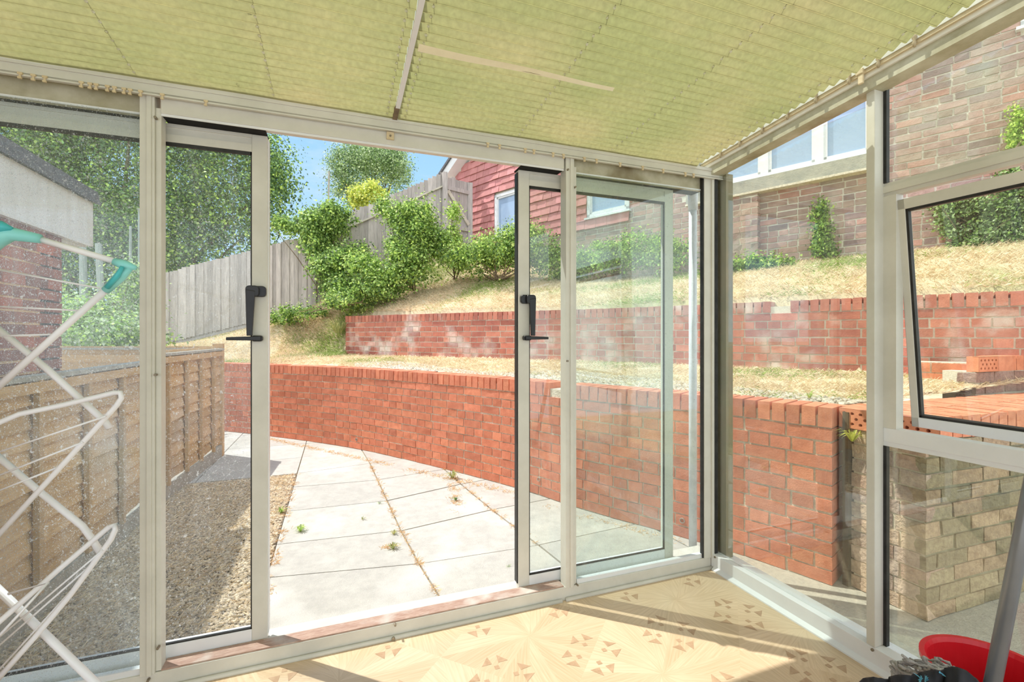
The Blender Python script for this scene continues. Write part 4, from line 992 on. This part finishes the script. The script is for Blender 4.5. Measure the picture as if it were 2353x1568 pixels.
for (xa, ya, xb, yb_, r_) in ((188, 800, 190, 545, .075), (232, 800, 226, 560, .07), (318, 760, 322, 480, .05), (292, 760, 300, 520, .03)):
    tk.tube([atD(xa, ya, 9.6), atD((xa+xb)/2+3, (ya+yb_)/2, 9.6), atD(xb, yb_, 9.6)], [r_, r_*.9, r_*.8], 10)
    o = tk.build('bare_trunk', M['trunk']); tag(o, {188: 'pale bare trunk just right of the neighbouring brick wall', 232: 'second pale bare trunk behind the airer joint', 318: 'slim pale trunk close to the left door post', 292: 'thinnest pale trunk left of the door post'}[xa], 'trunk', 'bare trunks beyond the lap fence'); tk = MB()
# climber over the fence
plant('climber', 'leafy climber hanging over the fence corner', 'climber', atD(755, 700, 8.5),
      [bl(755, 510, 8.6, .42, .35, .26), bl(735, 560, 8.5, .26, .28, .38), bl(765, 620, 8.2, .30, .28, .34), bl(785, 665, 8.0, .30, .26, .22), bl(815, 590, 8.4, .22, .2, .18), bl(690, 525, 8.7, .28, .2, .10), bl(650, 515, 8.7, .25, .15, .08)],
      15000, .062, 'mid', .06, None, 10, 'bright', .42)
plant('shrub', 'tall bright green bush in front of the grey fence', 'shrub', atD(950, 665, 7.9),
      [bl(940, 560, 7.9, .40, .35, .38), bl(925, 505, 7.9, .26, .25, .26), bl(885, 480, 7.9, .12, .12, .22), bl(965, 500, 7.9, .2, .2, .22), bl(940, 620, 7.7, .42, .35, .30), bl(1000, 560, 8, .22, .25, .3), bl(850, 620, 7.7, .28, .25, .2), bl(880, 650, 7.6, .35, .25, .16)],
      17000, .055, 'bright', .07, None, 14, 'mid', .4)
plant('shrub', 'slender leafy shoot beside the wooden gate', 'shrub', atD(1045, 640, 8.2), [bl(1042, 500, 8.2, .10, .1, .22), bl(1040, 560, 8.2, .16, .12, .26), bl(1050, 600, 8.1, .26, .2, .2)], 2600, .05, 'bright', .05)
plant('shrub', 'rounded green bush below the tile-hung gable', 'shrub', atD(1150, 640, 7.6),
      [bl(1150, 575, 7.6, .48, .4, .30), bl(1100, 600, 7.7, .42, .35, .25), bl(1215, 575, 7.6, .42, .35, .32), bl(1255, 600, 7.6, .26, .26, .24), bl(1180, 545, 7.6, .25, .25, .16)], 15000, .05, 'bright', .07, None, 12, 'mid', .5)
plant('shrub', 'scrubby bramble patch at the foot of the climber', 'shrub', atD(800, 700, 7.6), [bl(800, 690, 7.5, .45, .3, .14), bl(870, 670, 7.5, .4, .3, .12), bl(700, 720, 8.3, .4, .25, .10), bl(640, 735, 8.3, .35, .2, .08)], 5200, .05, 'mid', .05, None, 6, 'bright', .4)
# pale shrub beyond the lap fence
plant('shrub', 'pale green shrub beyond the lap fence, beside the neighbouring brick wall', 'shrub', atD(230, 860, 6.2), [bl(215, 770, 6.2, .55, .5, .36), bl(290, 790, 6.2, .4, .4, .3), bl(310, 690, 7.2, .2, .3, .5), bl(160, 740, 6.4, .35, .4, .3)], 11000, .06, 'pale', .08, None, 8, 'bright', .4)
# weeds at the foot of the house and ivy on it
def onwall(px, py, off): s_, z_ = onF(px, py); return fp(s_, z_, off)
FY = math.atan2(FE[1], FE[0])
def wb(px, py, off, ra, rz): return (onwall(px, py, off), (ra, .07, rz), FY)
for i, (px, py, a_, z_) in enumerate(((1360, 615, .22, .18), (1420, 600, .3, .22), (1490, 585, .34, .3), (1560, 595, .3, .24), (1330, 640, .2, .1))):
    plant('weed_clump', ['low weeds at the foot of the house wall, just right of the door post', 'weeds below the house window seen through the right pane', 'tallest weeds against the house wall seen through the right pane', 'weeds against the house wall beside the downpipe', 'small weeds at the edge of the bank beside the door post'][i], 'weeds',
          onwall(px, py+30, .3), [(onwall(px, py, .32), (a_, .2, z_), FY)], 2200, .05, 'bright', .05, 'weeds along the house wall', 4, 'mid', .3, .006)
plant('weed_clump', 'broad-leaved weeds at the foot of the brick pier', 'weeds', onwall(1720, 640, .4), [(onwall(1715, 628, .35), (.38, .15, .12), FY), (onwall(1790, 620, .3), (.3, .12, .08), FY)], 2400, .055, 'mid', .04, 'weeds along the house wall', 3, 'bright', .5, .006)
plant('ivy', 'narrow column of ivy on the house wall seen through the side pane', 'ivy', onwall(1893, 590, .05), [wb(1888, 500, .05, .055, .18), wb(1896, 545, .05, .08, .2), wb(1895, 575, .07, .1, .12)], 2200, .045, 'mid', .03, None, 3, 'bright', .3, .006)
plant('ivy', 'broad patch of ivy low on the house wall, seen through the open window', 'ivy', onwall(2230, 580, .05), [wb(2195, 480, .05, .24, .13), wb(2240, 520, .05, .3, .2), wb(2300, 510, .06, .22, .28), wb(2345, 480, .06, .2, .4), wb(2270, 560, .08, .3, .1), wb(2430, 500, .06, .3, .4)], 12000, .04, 'mid', .035, None, 8, 'pale', .45, .006)
plant('ivy', 'ivy strand high on the house wall at the right edge', 'ivy', onwall(2345, 345, .05), [wb(2335, 325, .05, .05, .1), wb(2342, 290, .05, .05, .14), wb(2370, 320, .05, .1, .2)], 1500, .036, 'bright', .03, None, 2)
# small tufts
def tuft(label, p, h, n, pal, spread=.03, group='weeds in the paving joints'):
    t_ = MB(); 
    for i in range(n):
        a_ = rng.uniform(0, 6.28); r_ = rng.uniform(.3, 1); l_ = h*rng.uniform(.6, 1.3); d_ = np.array([math.cos(a_), math.sin(a_), 0]); b_ = np.array(p)+d_*spread*.2*r_
        m1 = b_+d_*l_*.45*r_+EZv*l_*.55; e_ = b_+d_*l_*1.0*r_+EZv*l_*(.75-.5*r_); sd_ = np.array([-d_[1], d_[0], 0])*min(h*.05, .0035)
        c = np.array(PG[pal][rng.integers(len(PG[pal]))])*1.1
        t_.add([b_-sd_*.5, b_+sd_*.5, m1+sd_, m1-sd_, e_], [(0, 1, 2, 3), (3, 2, 4)], tuple(c*1.5))
    o_ = t_.build('weed', M['leaf']); tag(o_, label, 'weed', group); return o_
tuft('bright green grass tuft on the first slab joint beside the bed', atZ(690, 1222, GZ), .055, 46, 'bright')
tuft('green tuft on the edge of the gravel bed', atZ(645, 1180, GZ), .055, 34, 'bright')
tuft('dying green weed in the middle slab joint', atZ(903, 1262, GZ), .05, 36, 'olive')
tuft('small weed in the middle slab joint, above the dying one', atZ(905, 1228, GZ), .04, 26, 'olive')
tuft('small weed at the top of the middle slab joint', atZ(872, 1158, GZ), .03, 14, 'mid')
tuft('green weed growing at the foot of the brick wall', atZ(1040, 1100, GZ), .10, 50, 'olive')
tuft('low weed in the joint just below the brick wall', atZ(1047, 1150, GZ), .045, 24, 'mid')
tuft('tiny green weed near the right door leaf', atZ(1170, 1304, GZ), .018, 12, 'mid')
tuft('brownish weed in the left cross joint between slabs', atZ(833, 1195, GZ), .03, 16, 'olive')
tuft('yellow-green fern growing out of the narrow slot beside the buff wall', np.array([.66, -.27, .66]), .085, 40, 'yellow', .03, 'weeds on the walls')
tuft('green weed on the gravel behind the lower wall coping', atZ(1860, 915, .84), .05, 24, 'bright', .03, 'weeds on the walls')
tuft('leafy green weed beside the stub wall', atZ(2225, 895, .84), .07, 20, 'bright', .03, 'weeds on the walls')
tuft('dry orange tuft drooping over the end of the upper brick wall', np.array([-1.80, 6.2, 1.25]), .32, 160, 'olive', .3, 'weeds on the walls')
# dead moss and stalks in the joints
Xs, Ys = [], []
def along(pts, n, sp):
    for a, b in zip(pts[:-1], pts[1:]):
        a, b = np.array(a), np.array(b); k = int(n*np.linalg.norm(b-a)); f = rng.random(k)[:, None]; p = a+(b-a)*f+rng.normal(0, sp, (k, 2)); Xs.append(p[:, 0]); Ys.append(p[:, 1])
along(colB[:6], 420, .010); along(colC[1:6], 420, .012); along([gz(930, 1080), gz(1050, 1105), gz(1190, 1140)], 900, .04); along([gz(610, 1008), gz(900, 1070)], 700, .03)
along([gz(1250, 1160), gz(1560, 1245)], 400, .03); along([gz(1050, 1170), gz(1040, 1110)], 900, .03); along([gz(600, 1110), gz(676, 1092), gz(640, 1250), gz(612, 1370)], 500, .02); along([gz(880, 1260), gz(915, 1255)], 900, .012)
X = np.concatenate(Xs); Y = np.concatenate(Ys); k = (np.sin(X*23+Y*17)+np.sin(Y*41-X*9)+rng.normal(0, .7, len(X))) > .3; X, Y = X[k], Y[k]; n = len(X)
blades('joint_straw', X, Y, np.full(n, GZ+.001), .028, .0012, STR[rng.integers(5, size=n)]*np.array([[.95, .75, .55]]), 'dead brown moss and stalks in the slab joints and along the wall foot', M['straw'], 1.4)

# ------------------------------------------------------------ fences
def board_fence(name, label, A, B_, z0, z1, zt0, zt1, bw_=.082, rail=True, posts=(), railoff=.3, step=True):
    A, B_ = np.array(A[:2]), np.array(B_[:2]); L_ = np.linalg.norm(B_-A); e = np.r_[(B_-A)/L_, 0]; nr = np.array([-e[1], e[0], 0])
    if np.dot(nr[:2], CAM[:2]-A) < 0: nr = -nr
    t_ = empty(name, (*A, z0)); tag(t_, label, 'fence'); m_ = MB(); n_ = int(L_/bw_)
    for i in range(n_):
        f = (i+.5)/n_; zb = z0+(z1-z0)*f; zt = zt0+(zt1-zt0)*f+rng.normal(0, .008); c = np.r_[A+(B_-A)*f, (zb+zt)/2]+nr*(.012*(i % 2)+rng.normal(0, .003))
        v = rng.uniform(.8, 1.2); m_.obox(c, e, nr, EZv, bw_*1.06, .016, zt-zb, (v, v*.99, v*.97), .002)
    m_.build('boards', M['fence'], t_)
    if rail:
        MB().bar(np.r_[A, zt0-railoff]+nr*.045, np.r_[B_, zt1-railoff]+nr*.045, .04, .03).build('rail', M['fence_rail'], t_)
    MB().bar(np.r_[A, z0+.0]-nr*.02, np.r_[B_, z1+.0]-nr*.02, .03, .14).build('gravel_board', M['fence'], t_)
    for f, h in posts:
        c = A+(B_-A)*f; zb = z0+(z1-z0)*f-.4; zt = zt0+(zt1-zt0)*f+h; q_ = np.r_[c, 0]+nr*.05
        MB().box(q_[0]-.045, q_[0]+.045, q_[1]-.045, q_[1]+.045, zb, zt).build('post', M['fence'], t_)
    return t_
fa, fb = atD(330, 640, 9.0), atD(735, 535, 9.0)
board_fence('close_board_fence', 'weathered close-board fence climbing the bank at the back left', fa, fb, .95, 1.78, fa[2], fb[2], posts=((.97, -.05),), rail=False)
fa, fb = atD(735, 520, 9.05), atD(1022, 396, 9.5)
board_fence('close_board_fence', 'taller grey fence between the climber and the wooden gate', fa, fb, 1.75, 2.85, fa[2], fb[2], posts=((1.0, -.02),), rail=True, railoff=.28)
g0, g1 = atD(1027, 407, 9.5), atD(1075, 414, 9.85)
gt = empty('garden_gate', (*g0[:2], 2.9)); tag(gt, 'grey wooden gate with diagonal brace beside the house', 'gate')
e = g1-g0; e[2] = 0; Lg = np.linalg.norm(e); e /= Lg; nr = np.array([e[1], -e[0], 0]); m_ = MB()
for i in range(5):
    v = rng.uniform(.75, 1.0); m_.obox(g0+e*(i+.5)*Lg/5+EZv*(-.75+rng.normal(0, .01)), e, nr, EZv, Lg/5*.97, .018, 1.5, (v, v, v))
m_.build('boards', M['fence'], gt); top_ = g0[2]
for dz in (-.22, -1.0): MB().bar(np.r_[g0[:2], top_+dz]+nr*.03, np.r_[g1[:2], top_+dz]+nr*.03, .03, .08).build('rail', M['fence'], gt)
MB().bar(g0+nr*.03-EZv*.28, g1+nr*.03-EZv*.95, .03, .07).build('brace', M['fence_rail'], gt)
MB().bar(g0+nr*.03-EZv*1.05, g1+nr*.03-EZv*1.48, .03, .07).build('brace', M['fence_rail'], gt)
for p_ in (g0-e*.05, g1+e*.05): MB().box(p_[0]-.05, p_[0]+.05, p_[1]-.05, p_[1]+.05, 2.6, top_+.0).build('post', M['fence'], gt)

# lap fence at the left
def lap_panel(A, B_, top, label, battens):
    A, B_ = np.array(A, float), np.array(B_, float); L_ = np.linalg.norm(B_-A); e = np.r_[(B_-A)/L_, 0]; nr = np.array([e[1], -e[0], 0])
    if nr[0] < 0: nr = -nr
    t_ = empty('lap_fence_panel', (*A, GZ)); tag(t_, label, 'fence', 'lap fence panels'); z = GZ+.14; sl = MB(); i = 0
    while z < top-.05:
        N_ = 14; vs = []; fs = []; v = rng.uniform(.85, 1.15)
        for k in range(N_+1):
            f = k/N_; wv = .008*math.sin(f*9+i*2.1); p_ = np.r_[A+(B_-A)*f, 0]
            vs += [p_+nr*.022+EZv*(z+wv), p_+nr*.034+EZv*(z+wv), p_+nr*.012+EZv*(z+.115), p_+nr*.002+EZv*(z+.115)]
        for k in range(N_):
            o_ = k*4
            for j_ in range(4): fs.append((o_+j_, o_+(j_+1) % 4, o_+4+(j_+1) % 4, o_+4+j_))
        sl.add(vs, fs, (v, v, v)); z += .094; i += 1
    sl.build('slats', M['lap'], t_)
    for f in battens: 
        c = np.r_[A+(B_-A)*f, 0]+nr*.05; MB().obox(c+EZv*((GZ+.12+top)/2), e, nr, EZv, .035, .024, top-GZ-.12, (.9, .9, .9)).build('batten', M['lap'], t_)
    MB().bar(np.r_[A, top+.008]+nr*.03, np.r_[B_, top+.008]+nr*.03, .075, .022).build('capping', M['lap_grey'], t_)
    MB().bar(np.r_[A, top-.035]+nr*.052, np.r_[B_, top-.035]+nr*.052, .022, .05).build('top_rail', M['lap'], t_)
    MB().bar(np.r_[A, GZ+.05]+nr*.02, np.r_[B_, GZ+.05]+nr*.02, .05, .15).build('gravel_board', M['lap_grey'], t_)
    return t_
pA, pB, pC, pD = (-3.18, -1.1), (-3.15, .60), (-3.13, 2.30), (-3.03, 3.95)
lap_panel(pA, pB, 1.0, 'nearest lap fence panel, partly behind the clothes airer', (.12, .38, .64, .88))
lap_panel(pB, pC, 1.0, 'middle lap fence panel, behind the clothes airer and the left post', (.16, .42, .67, .9))
lap_panel(pC, pD, 1.045, 'far lap fence panel ending at the square post', (.14, .38, .60, .82))
for (x, y), lb in ((pB, 'lap fence post between the nearest and middle panels'), (pC, 'lap fence post between the middle and far panels')):
    o = MB().box(x-.04, x+.03, y-.035, y+.035, GZ, 1.0).build('fence_post', M['lap']); tag(o, lb, 'post', 'lap fence posts')
o = MB().box(pD[0]-.045, pD[0]+.05, pD[1], pD[1]+.09, GZ, 1.115).build('fence_post', M['lap']); tag(o, 'square end post of the lap fence in front of the brick wall', 'post', 'lap fence posts')
lap_panel((-4.9, 4.75), (-3.1, 4.0), 1.05, 'grey lap fence turning away left behind the end post', (.2, .5, .8))
lap_panel((-6.8, 4.6), (-4.9, 4.75), 1.02, 'grey lap fence at the back, seen under the pale shrub', (.2, .5, .8))

# ------------------------------------------------------------ neighbouring house at the left
nh = empty('neighbouring_house', (-3.6, 2.2, 0)); tag(nh, 'neighbouring dark red brick house with white fascia, seen at far left', 'house')
NP = Path([(-3.62, -1.2), (-3.62, 2.27)], 2)
bricks(NP, -1, GZ, 28, [(1, 1, 1), (.8, .8, .85), (1.15, 1.05, 1), (1.3, 1.15, 1.05), (.7, .7, .75)], M['brick_neigh'], M['mortar_y'], nh, bond='stretcher', soldier=False, thick=.25, j=.013, bh=.064)
NP2 = Path([(-3.62, 2.27), (-6.5, 2.27)], 2)
bricks(NP2, -1, GZ, 28, [(1, 1, 1), (.8, .8, .85)], M['brick_neigh'], M['mortar_y'], nh, bond='stretcher', soldier=False, thick=.25, j=.013, bh=.064)
MB().box(-3.63, -3.60, -1.2, 2.56, 1.905, 2.235).build('fascia', M['fascia'], nh)
MB().box(-3.63, -3.598, 2.56, 2.66, 1.895, 2.235).build('fascia_end', M['fascia'], nh)
MB().box(-6.5, -3.63, 2.30, 2.64, 1.885, 1.905).build('soffit', M['fascia'], nh)
MB().box(-3.62, -3.585, -1.2, 2.56, 1.885, 1.905).build('fascia_lip', M['fascia'], nh)
MB().prism([(-3.575, 2.235), (-3.60, 2.345), (-6.5, 3.6), (-6.5, 3.4)], 'y', -1.2, 2.74).build('roof', M['roof_dark'], nh)

# ------------------------------------------------------------ downpipe
dp = empty('downpipe', (.1, .2, 0)); tag(dp, 'white downpipe outside beside the corner post', 'pipe')
q = atZ(1592, 1262, GZ); dx, dy = float(q[0]), float(q[1])
dx, dy = .055, .19
q = atY(1592, 800, dy); dx = float(q[0])
MB().tube([(dx, dy, GZ+.0), (dx, dy, 1.98)], .0215, 20).build('pipe', M['pipe'], dp, smooth=True)
MB().tube([(dx, dy, 1.90), (dx, dy, 2.0)], .026, 20).build('collar', M['pipe'], dp, smooth=True)

# ------------------------------------------------------------ clothes airer at the left
ca = empty('clothes_airer', (-2.5, -.55, 0)); tag(ca, 'white folding clothes airer with teal corner joints, indoors in front of the left pane', 'clothes airer')
def A_(px, py, d=1.12): return atD(px, py, d)
def tb(pts, r, name='tube', m='tube'): return MB().tube(pts, r, 12).build(name, M[m], ca, smooth=True)
tb([A_(60, 541, 1.08), A_(275, 604, 1.12)], .0072)
tb([A_(250, 660, 1.12), A_(-60, 940, 1.12)], .0075)
tb([A_(-30, 735, 1.18), A_(110, 850, 1.18), A_(240, 968, 1.18), A_(252, 985, 1.18)], .0078, 'leg')
tb([A_(-60, 1010, 1.10), A_(-10, 975, 1.10), A_(45, 952, 1.11), A_(150, 930, 1.13), A_(262, 903, 1.15), A_(277, 903, 1.15), A_(279, 915, 1.15), A_(268, 932, 1.15), A_(150, 1062, 1.13), A_(-40, 1270, 1.10)], .0062, 'wing')
tb([A_(-30, 1028, 1.18), A_(100, 1138, 1.18), A_(190, 1210, 1.18), A_(212, 1240, 1.18), A_(233, 1274, 1.18)], .0078, 'leg')
tb([A_(-60, 1480, 1.05), A_(0, 1428, 1.06), A_(140, 1305, 1.10), A_(250, 1212, 1.14), A_(263, 1208, 1.14), A_(265, 1218, 1.14), A_(255, 1240, 1.14), A_(160, 1370, 1.12), A_(80, 1465, 1.1), A_(-30, 1590, 1.08)], .0062, 'wing')
tb([A_(-30, 1330, 1.16), A_(90, 1445, 1.14), A_(260, 1610, 1.1)], .0085, 'leg')
tb([A_(0, 1460, 1.0), A_(110, 1340, 1.05), A_(20, 1365, 1.05)], .003, 'link')
for (a, b) in (((-20, 618), (238, 664)), ((-20, 704), (182, 714)), ((-20, 773), (122, 769)), ((-20, 1045), (243, 957)), ((-20, 1100), (190, 1017)), ((-20, 1135), (139, 1072)), ((-20, 1480), (236, 1265)), ((-20, 1500), (214, 1295)), ((-20, 1560), (180, 1340))):
    tb([A_(*a, 1.12), A_(*b, 1.13)], .0022, 'line')
def blade_shape(pts, w, m, name):
    m_ = MB(); m_.tube(pts, w, 12); return m_.build(name, M[m], ca, smooth=True)
blade_shape([A_(262, 601, 1.115), A_(285, 609, 1.12), A_(312, 616, 1.12)], [.0085, .012, .0055], 'teal', 'corner_joint')
blade_shape([A_(300, 617, 1.12), A_(276, 636, 1.12), A_(243, 668, 1.12)], [.0055, .0125, .0095], 'teal', 'corner_joint')
blade_shape([A_(281, 613, 1.105), A_(270, 634, 1.105), A_(246, 661, 1.11)], [.004, .006, .006], 'teal_d', 'joint_rib')
blade_shape([A_(-40, 560, 1.06), A_(-5, 545, 1.06), A_(30, 538, 1.07), A_(92, 549, 1.08)], [.03, .022, .0155, .0105], 'teal', 'corner_joint')
blade_shape([A_(-30, 535, 1.05), A_(8, 520, 1.055), A_(28, 526, 1.06)], [.016, .0125, .004], 'teal_d', 'joint_rib')

# ------------------------------------------------------------ bucket, mop, cloth
bk = empty('bucket', (-.20, -1.16, 0)); tag(bk, 'red plastic mop bucket in the bottom right corner', 'bucket')
bc = (-.175, -1.19, 0)
MB().lathe([(.001, 0), (.105, 0), (.145, .30), (.152, .30), (.152, .312), (.140, .312), (.135, .30), (.10, .012), (.001, .012)], bc, 48).build('body', M['bucket'], bk, smooth=False)
mp_ = empty('mop', (-.2, -1.2, 0)); tag(mp_, 'mop with grey pole and rope head resting in the red bucket', 'mop')
pa, pb_ = atD(2273, 1610, 1.10), atD(2362, 1160, 1.12)
pole = MB().tube([pa+(pa-pb_)*.15, pb_+(pb_-pa)*1.2], .0155, 20).build('pole', M['grey_pole'], mp_, smooth=True)
hd = MB()
for i in range(46):
    f = i/45; a0 = atD(2075+110*rng.random(), 1518+14*rng.random(), 1.16+.10*rng.random())
    st = atD(2065+rng.uniform(-18, 110), 1515+rng.uniform(-4, 22), 1.18+rng.uniform(-.02, .08)); en = atD(2150+rng.uniform(-30, 70), 1548+rng.uniform(-6, 35), 1.16+rng.uniform(0, .08))
    md = (st+en)/2+EZv*rng.uniform(.002, .018)+rng.normal(0, .006, 3); pts = []
    for k in range(9):
        u = k/8; pts.append((1-u)**2*st+2*u*(1-u)*md+u*u*en+rng.normal(0, .0022, 3))
    hd.tube(pts, [.0032+.0012*math.sin(k*2.5) for k in range(9)], 6)
for i in range(16):
    st = atD(2050+rng.uniform(-6, 25), 1530+rng.uniform(-12, 14), 1.19); en = atD(2070+rng.uniform(-15, 60), 1590, 1.18); md = (st+en)/2+rng.normal(0, .012, 3)
    hd.tube([(1-u)**2*st+2*u*(1-u)*md+u*u*en for u in np.linspace(0, 1, 7)], .0038, 6)
hd.build('mop_head', M['mop'], mp_, smooth=True)
cl = MB(); NX, NY = 40, 16; vs = []; fs = []
topc = [(1960, 1590), (1985, 1563), (2010, 1559), (2035, 1562), (2060, 1556), (2100, 1552), (2150, 1543), (2185, 1536), (2200, 1537), (2215, 1541), (2240, 1560), (2262, 1590)]
tx = np.array([p[0] for p in topc], float); ty = np.array([p[1] for p in topc], float)
for j_ in range(NY+1):
    for i in range(NX+1):
        px = 1962+(2262-1962)*i/NX; py = np.interp(px, tx, ty); v = j_/NY
        d = 1.12-.10*v+.012*math.sin(i*.7+v*3)+.006*math.sin(i*1.9); q = atD(px, py+v*v*25+v*75, d); vs.append(q)
for j_ in range(NY):
    for i in range(NX): fs.append((j_*(NX+1)+i, j_*(NX+1)+i+1, (j_+1)*(NX+1)+i+1, (j_+1)*(NX+1)+i))
ct = empty('printed_cloth', vs[NX//2]); tag(ct, 'black cloth with pale blue palm print draped over the bucket rim', 'cloth')
o = cl.add(vs, fs).build('fabric', M['cloth'], ct, smooth=True); so = o.modifiers.new('thickness', 'SOLIDIFY'); so.thickness = .004; so.offset = -1
pr = MB()
def leafp(px, py, ang, ln_, w_):
    a_ = math.radians(ang); d_ = (math.cos(a_), math.sin(a_)); s2_ = (-d_[1], d_[0]); pts = []
    def c3(u, v_): 
        x = px+d_[0]*u+s2_[0]*v_; y = py+d_[1]*u+s2_[1]*v_; yt = np.interp(x, tx, ty); k_ = max(0, (y-yt)/100); 
        vv = (-75+math.sqrt(75*75+4*25*max(0, y-yt)))/50 if y > yt else 0; fi = (x-1962)/300*NX
        return atD(x, y, 1.12-.10*vv+.012*math.sin(fi*.7+vv*3)+.006*math.sin(fi*1.9)-.011)
    o_ = [c3(0, -w_), c3(ln_*.5, -w_*1.2), c3(ln_, 0), c3(ln_*.5, w_*1.2), c3(0, w_)]; pr.add(o_, [(0, 1, 2, 3, 4)])
for an in (-150, -125, -100, -75, -50, -25, 0, 155, 180): leafp(2122, 1563, an, 13, 3)
leafp(2118, 1560, -145, 26, .8); leafp(2158, 1545, 35, 20, 1.6); leafp(2158, 1545, -20, 8, 1.2); leafp(2122, 1563, 90, 10, 5)
pr.build('palm_print', M['print'], ct)
